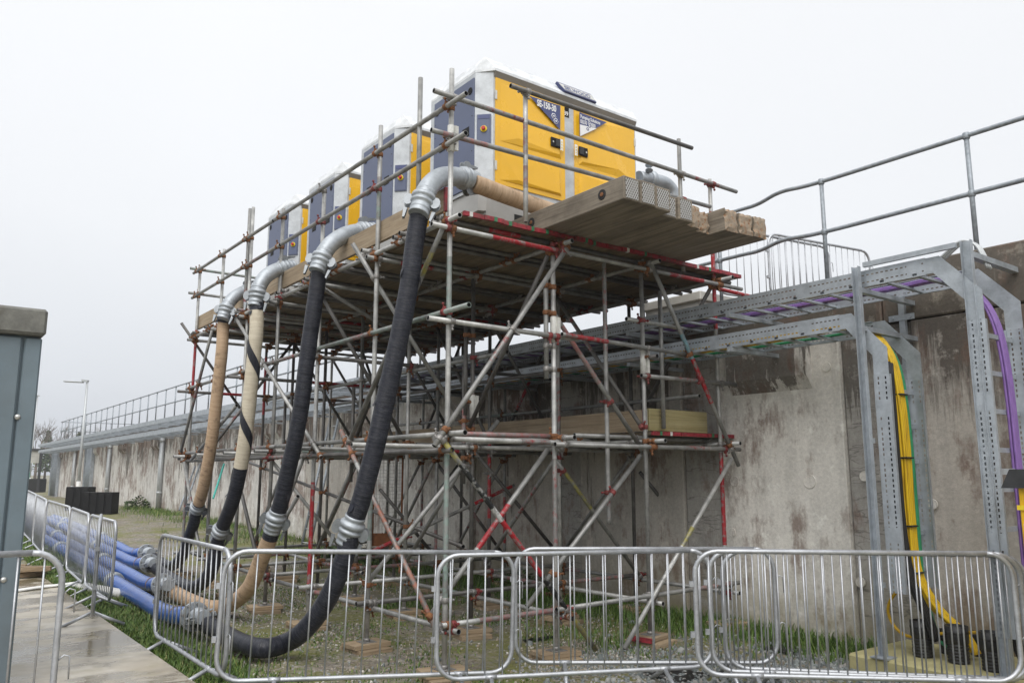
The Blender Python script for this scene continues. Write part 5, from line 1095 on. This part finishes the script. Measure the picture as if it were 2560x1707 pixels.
# weeds against the wall
def bush(label, x, y, s, n=240, name='weed'):
    z = gh(x, y); t = thing(name, label, 'plant', (x, y, z)); m = MB()
    for k in range(n):
        a = random.uniform(0, 6.28); r_ = s * math.sqrt(random.random()); h = s * random.uniform(.1, 1.2) * (1.1 - r_ / s * .6); c = Vector((x + r_ * math.cos(a), y + r_ * math.sin(a), z + h)); m.t = random.random(); u = Vector((math.cos(a), math.sin(a), random.uniform(-.2, .8))).normalized() * s * .16; v = u.cross(Vector((random.gauss(0, 1), random.gauss(0, 1), 1))).normalized() * s * .07
        b = m.add((c - u, c + v, c + u, c - v)); m.face((b, b + 1, b + 2, b + 3))
    m.build('foliage', 'leaf', t, tone=True)
    m = MB()
    for k in range(8): a = random.uniform(0, 6.28); m.tube((x, y, z - .02), (x + s * .6 * math.cos(a), y + s * .6 * math.sin(a), z + s * .9), .006, 4)
    m.build('stem', 'bark', t)
q = on(343, 1275, 0, 7.5); bush('low green bush at the wall foot between downpipe and black blocks', 7.5, q.y, .45, name='bush')
q = on(760, 1355, 2, .25); bush('leafy weed clump at the wall foot behind the red post', 6.9, 14.6, .38); bush('tall dock weed by the wall left of the mesh panel', 7.2, 13.6, .42, 160); bush('weed growing at the wall foot behind the middle posts', 7.6, 9.9, .28, 140)
# grass: blades along path edge, wall foot and under the tower
G = MB(); random.seed(23)
def blade(x, y, h, tone):
    z = gh(x, y) - .01; a = random.uniform(0, 6.28); w = random.uniform(.004, .008); l = random.uniform(.25, .9) * h; dx, dy = math.cos(a), math.sin(a); G.t = tone
    b = G.add(((x - dy * w, y + dx * w, z), (x + dy * w, y - dx * w, z), (x + dx * l * .45 + dy * w * .7, y + dy * l * .45 - dx * w * .7, z + h * .65), (x + dx * l * .45 - dy * w * .7, y + dy * l * .45 + dx * w * .7, z + h * .65), (x + dx * l, y + dy * l, z + h)))
    G.face((b, b + 1, b + 2, b + 3)); G.face((b + 3, b + 2, b + 4))
def patch(n, fx, fy, hmin, hmax, dens=None, tmax=1):
    for _ in range(n):
        x, y = fx(), fy()
        if dens and noise.noise(Vector((x * .9, y * .9, 7))) + random.uniform(-.25, .25) < dens: continue
        blade(x, y, random.uniform(hmin, hmax), random.random() * tmax)
U = random.uniform
patch(30000, lambda: 1.99 + abs(random.gauss(0, .30)), lambda: U(5.2, 15), .03, .11)
patch(9000, lambda: 1.99 + abs(random.gauss(0, .35)), lambda: U(15, 24), .05, .14)
patch(24000, lambda: U(2.2, 5.6), lambda: U(5.4, 13), .01, .045, .02)
patch(12000, lambda: 7.85 - abs(random.gauss(0, .45)), lambda: U(4.3, 15), .04, .17, -.0, .8)
patch(9000, lambda: 7.8 - abs(random.gauss(0, .7)), lambda: U(15, 36), .05, .20, -.1)
patch(12000, lambda: U(5.0, 7.8), lambda: U(6.0, 10.5), .02, .10, .08, .8)
patch(5000, lambda: U(5.4, 7.8), lambda: U(10, 22), .05, .16, .2)
patch(3000, lambda: U(4.0, 6.6), lambda: U(4.6, 6.2), .015, .06, .25)
tag(G.build('grass', 'grass_blade', tone=True), 'short green grass along the path edge and wall foot', 'grass', kind='stuff')
# loose stones
S = MB()
ico = [(0, 0, 1), (.89, 0, .45), (.28, .85, .45), (-.72, .53, .45), (-.72, -.53, .45), (.28, -.85, .45), (.72, .53, -.45), (-.28, .85, -.45), (-.89, 0, -.45), (-.28, -.85, -.45), (.72, -.53, -.45), (0, 0, -1)]
icf = [(0, 1, 2), (0, 2, 3), (0, 3, 4), (0, 4, 5), (0, 5, 1), (1, 6, 2), (2, 7, 3), (3, 8, 4), (4, 9, 5), (5, 10, 1), (6, 7, 2), (7, 8, 3), (8, 9, 4), (9, 10, 5), (10, 6, 1), (11, 7, 6), (11, 8, 7), (11, 9, 8), (11, 10, 9), (11, 6, 10)]
def stone(x, y, s, tone):
    z = gh(x, y) + s * .15; q = Euler((U(0, 6), U(0, 6), U(0, 6))).to_matrix(); sc_ = (s, s * U(.6, 1), s * U(.4, .75)); S.t = tone
    b = S.add([Vector((x, y, z)) + q @ Vector((p[0] * sc_[0] * U(.8, 1.2), p[1] * sc_[1], p[2] * sc_[2])) for p in ico])
    for f in icf: S.face([b + i for i in f])
for _ in range(9000):      # blue-grey crushed stone in front
    x = U(3.6, 7.4); y = U(3.0, 6.2)
    if noise.noise(Vector((x * .8, y * .8, 2))) + U(-.35, .35) > -.12: stone(x, y, U(.010, .034) if y < 5.4 else U(.008, .022), U(0, .62))
for _ in range(8000):      # brown pea shingle under the tower
    x = U(2.6, 7.4); y = 5.6 + 7 * random.random() ** 1.5
    if noise.noise(Vector((x * .7, y * .7, 9))) + U(-.3, .3) > -.05: stone(x, y, U(.008, .02), U(.35, 1))
for _ in range(60): stone(U(3.4, 7.2), U(4.0, 7.0), U(.025, .055), U(0, .6))
tag(S.build('gravel', 'stone', tone=True), 'loose blue-grey and brown gravel around the scaffold feet', 'gravel', kind='stuff')

# ---- thin damp air
mb = MB(); mb.mm((-120, -40, -3), (160, 330, 30)); hz = tag(mb.build('haze', []), 'thin damp air', 'haze', kind='stuff')
hm = bpy.data.materials.new('haze'); hm.use_nodes = True; ht = hm.node_tree; ht.nodes.remove(ht.nodes['Principled BSDF']); pv = ht.nodes.new('ShaderNodeVolumePrincipled'); pv.inputs['Color'].default_value = (.93, .95, .98, 1); pv.inputs['Density'].default_value = .0009
ht.links.new(pv.outputs[0], [n for n in ht.nodes if n.type == 'OUTPUT_MATERIAL'][0].inputs['Volume']); hz.data.materials.append(hm)
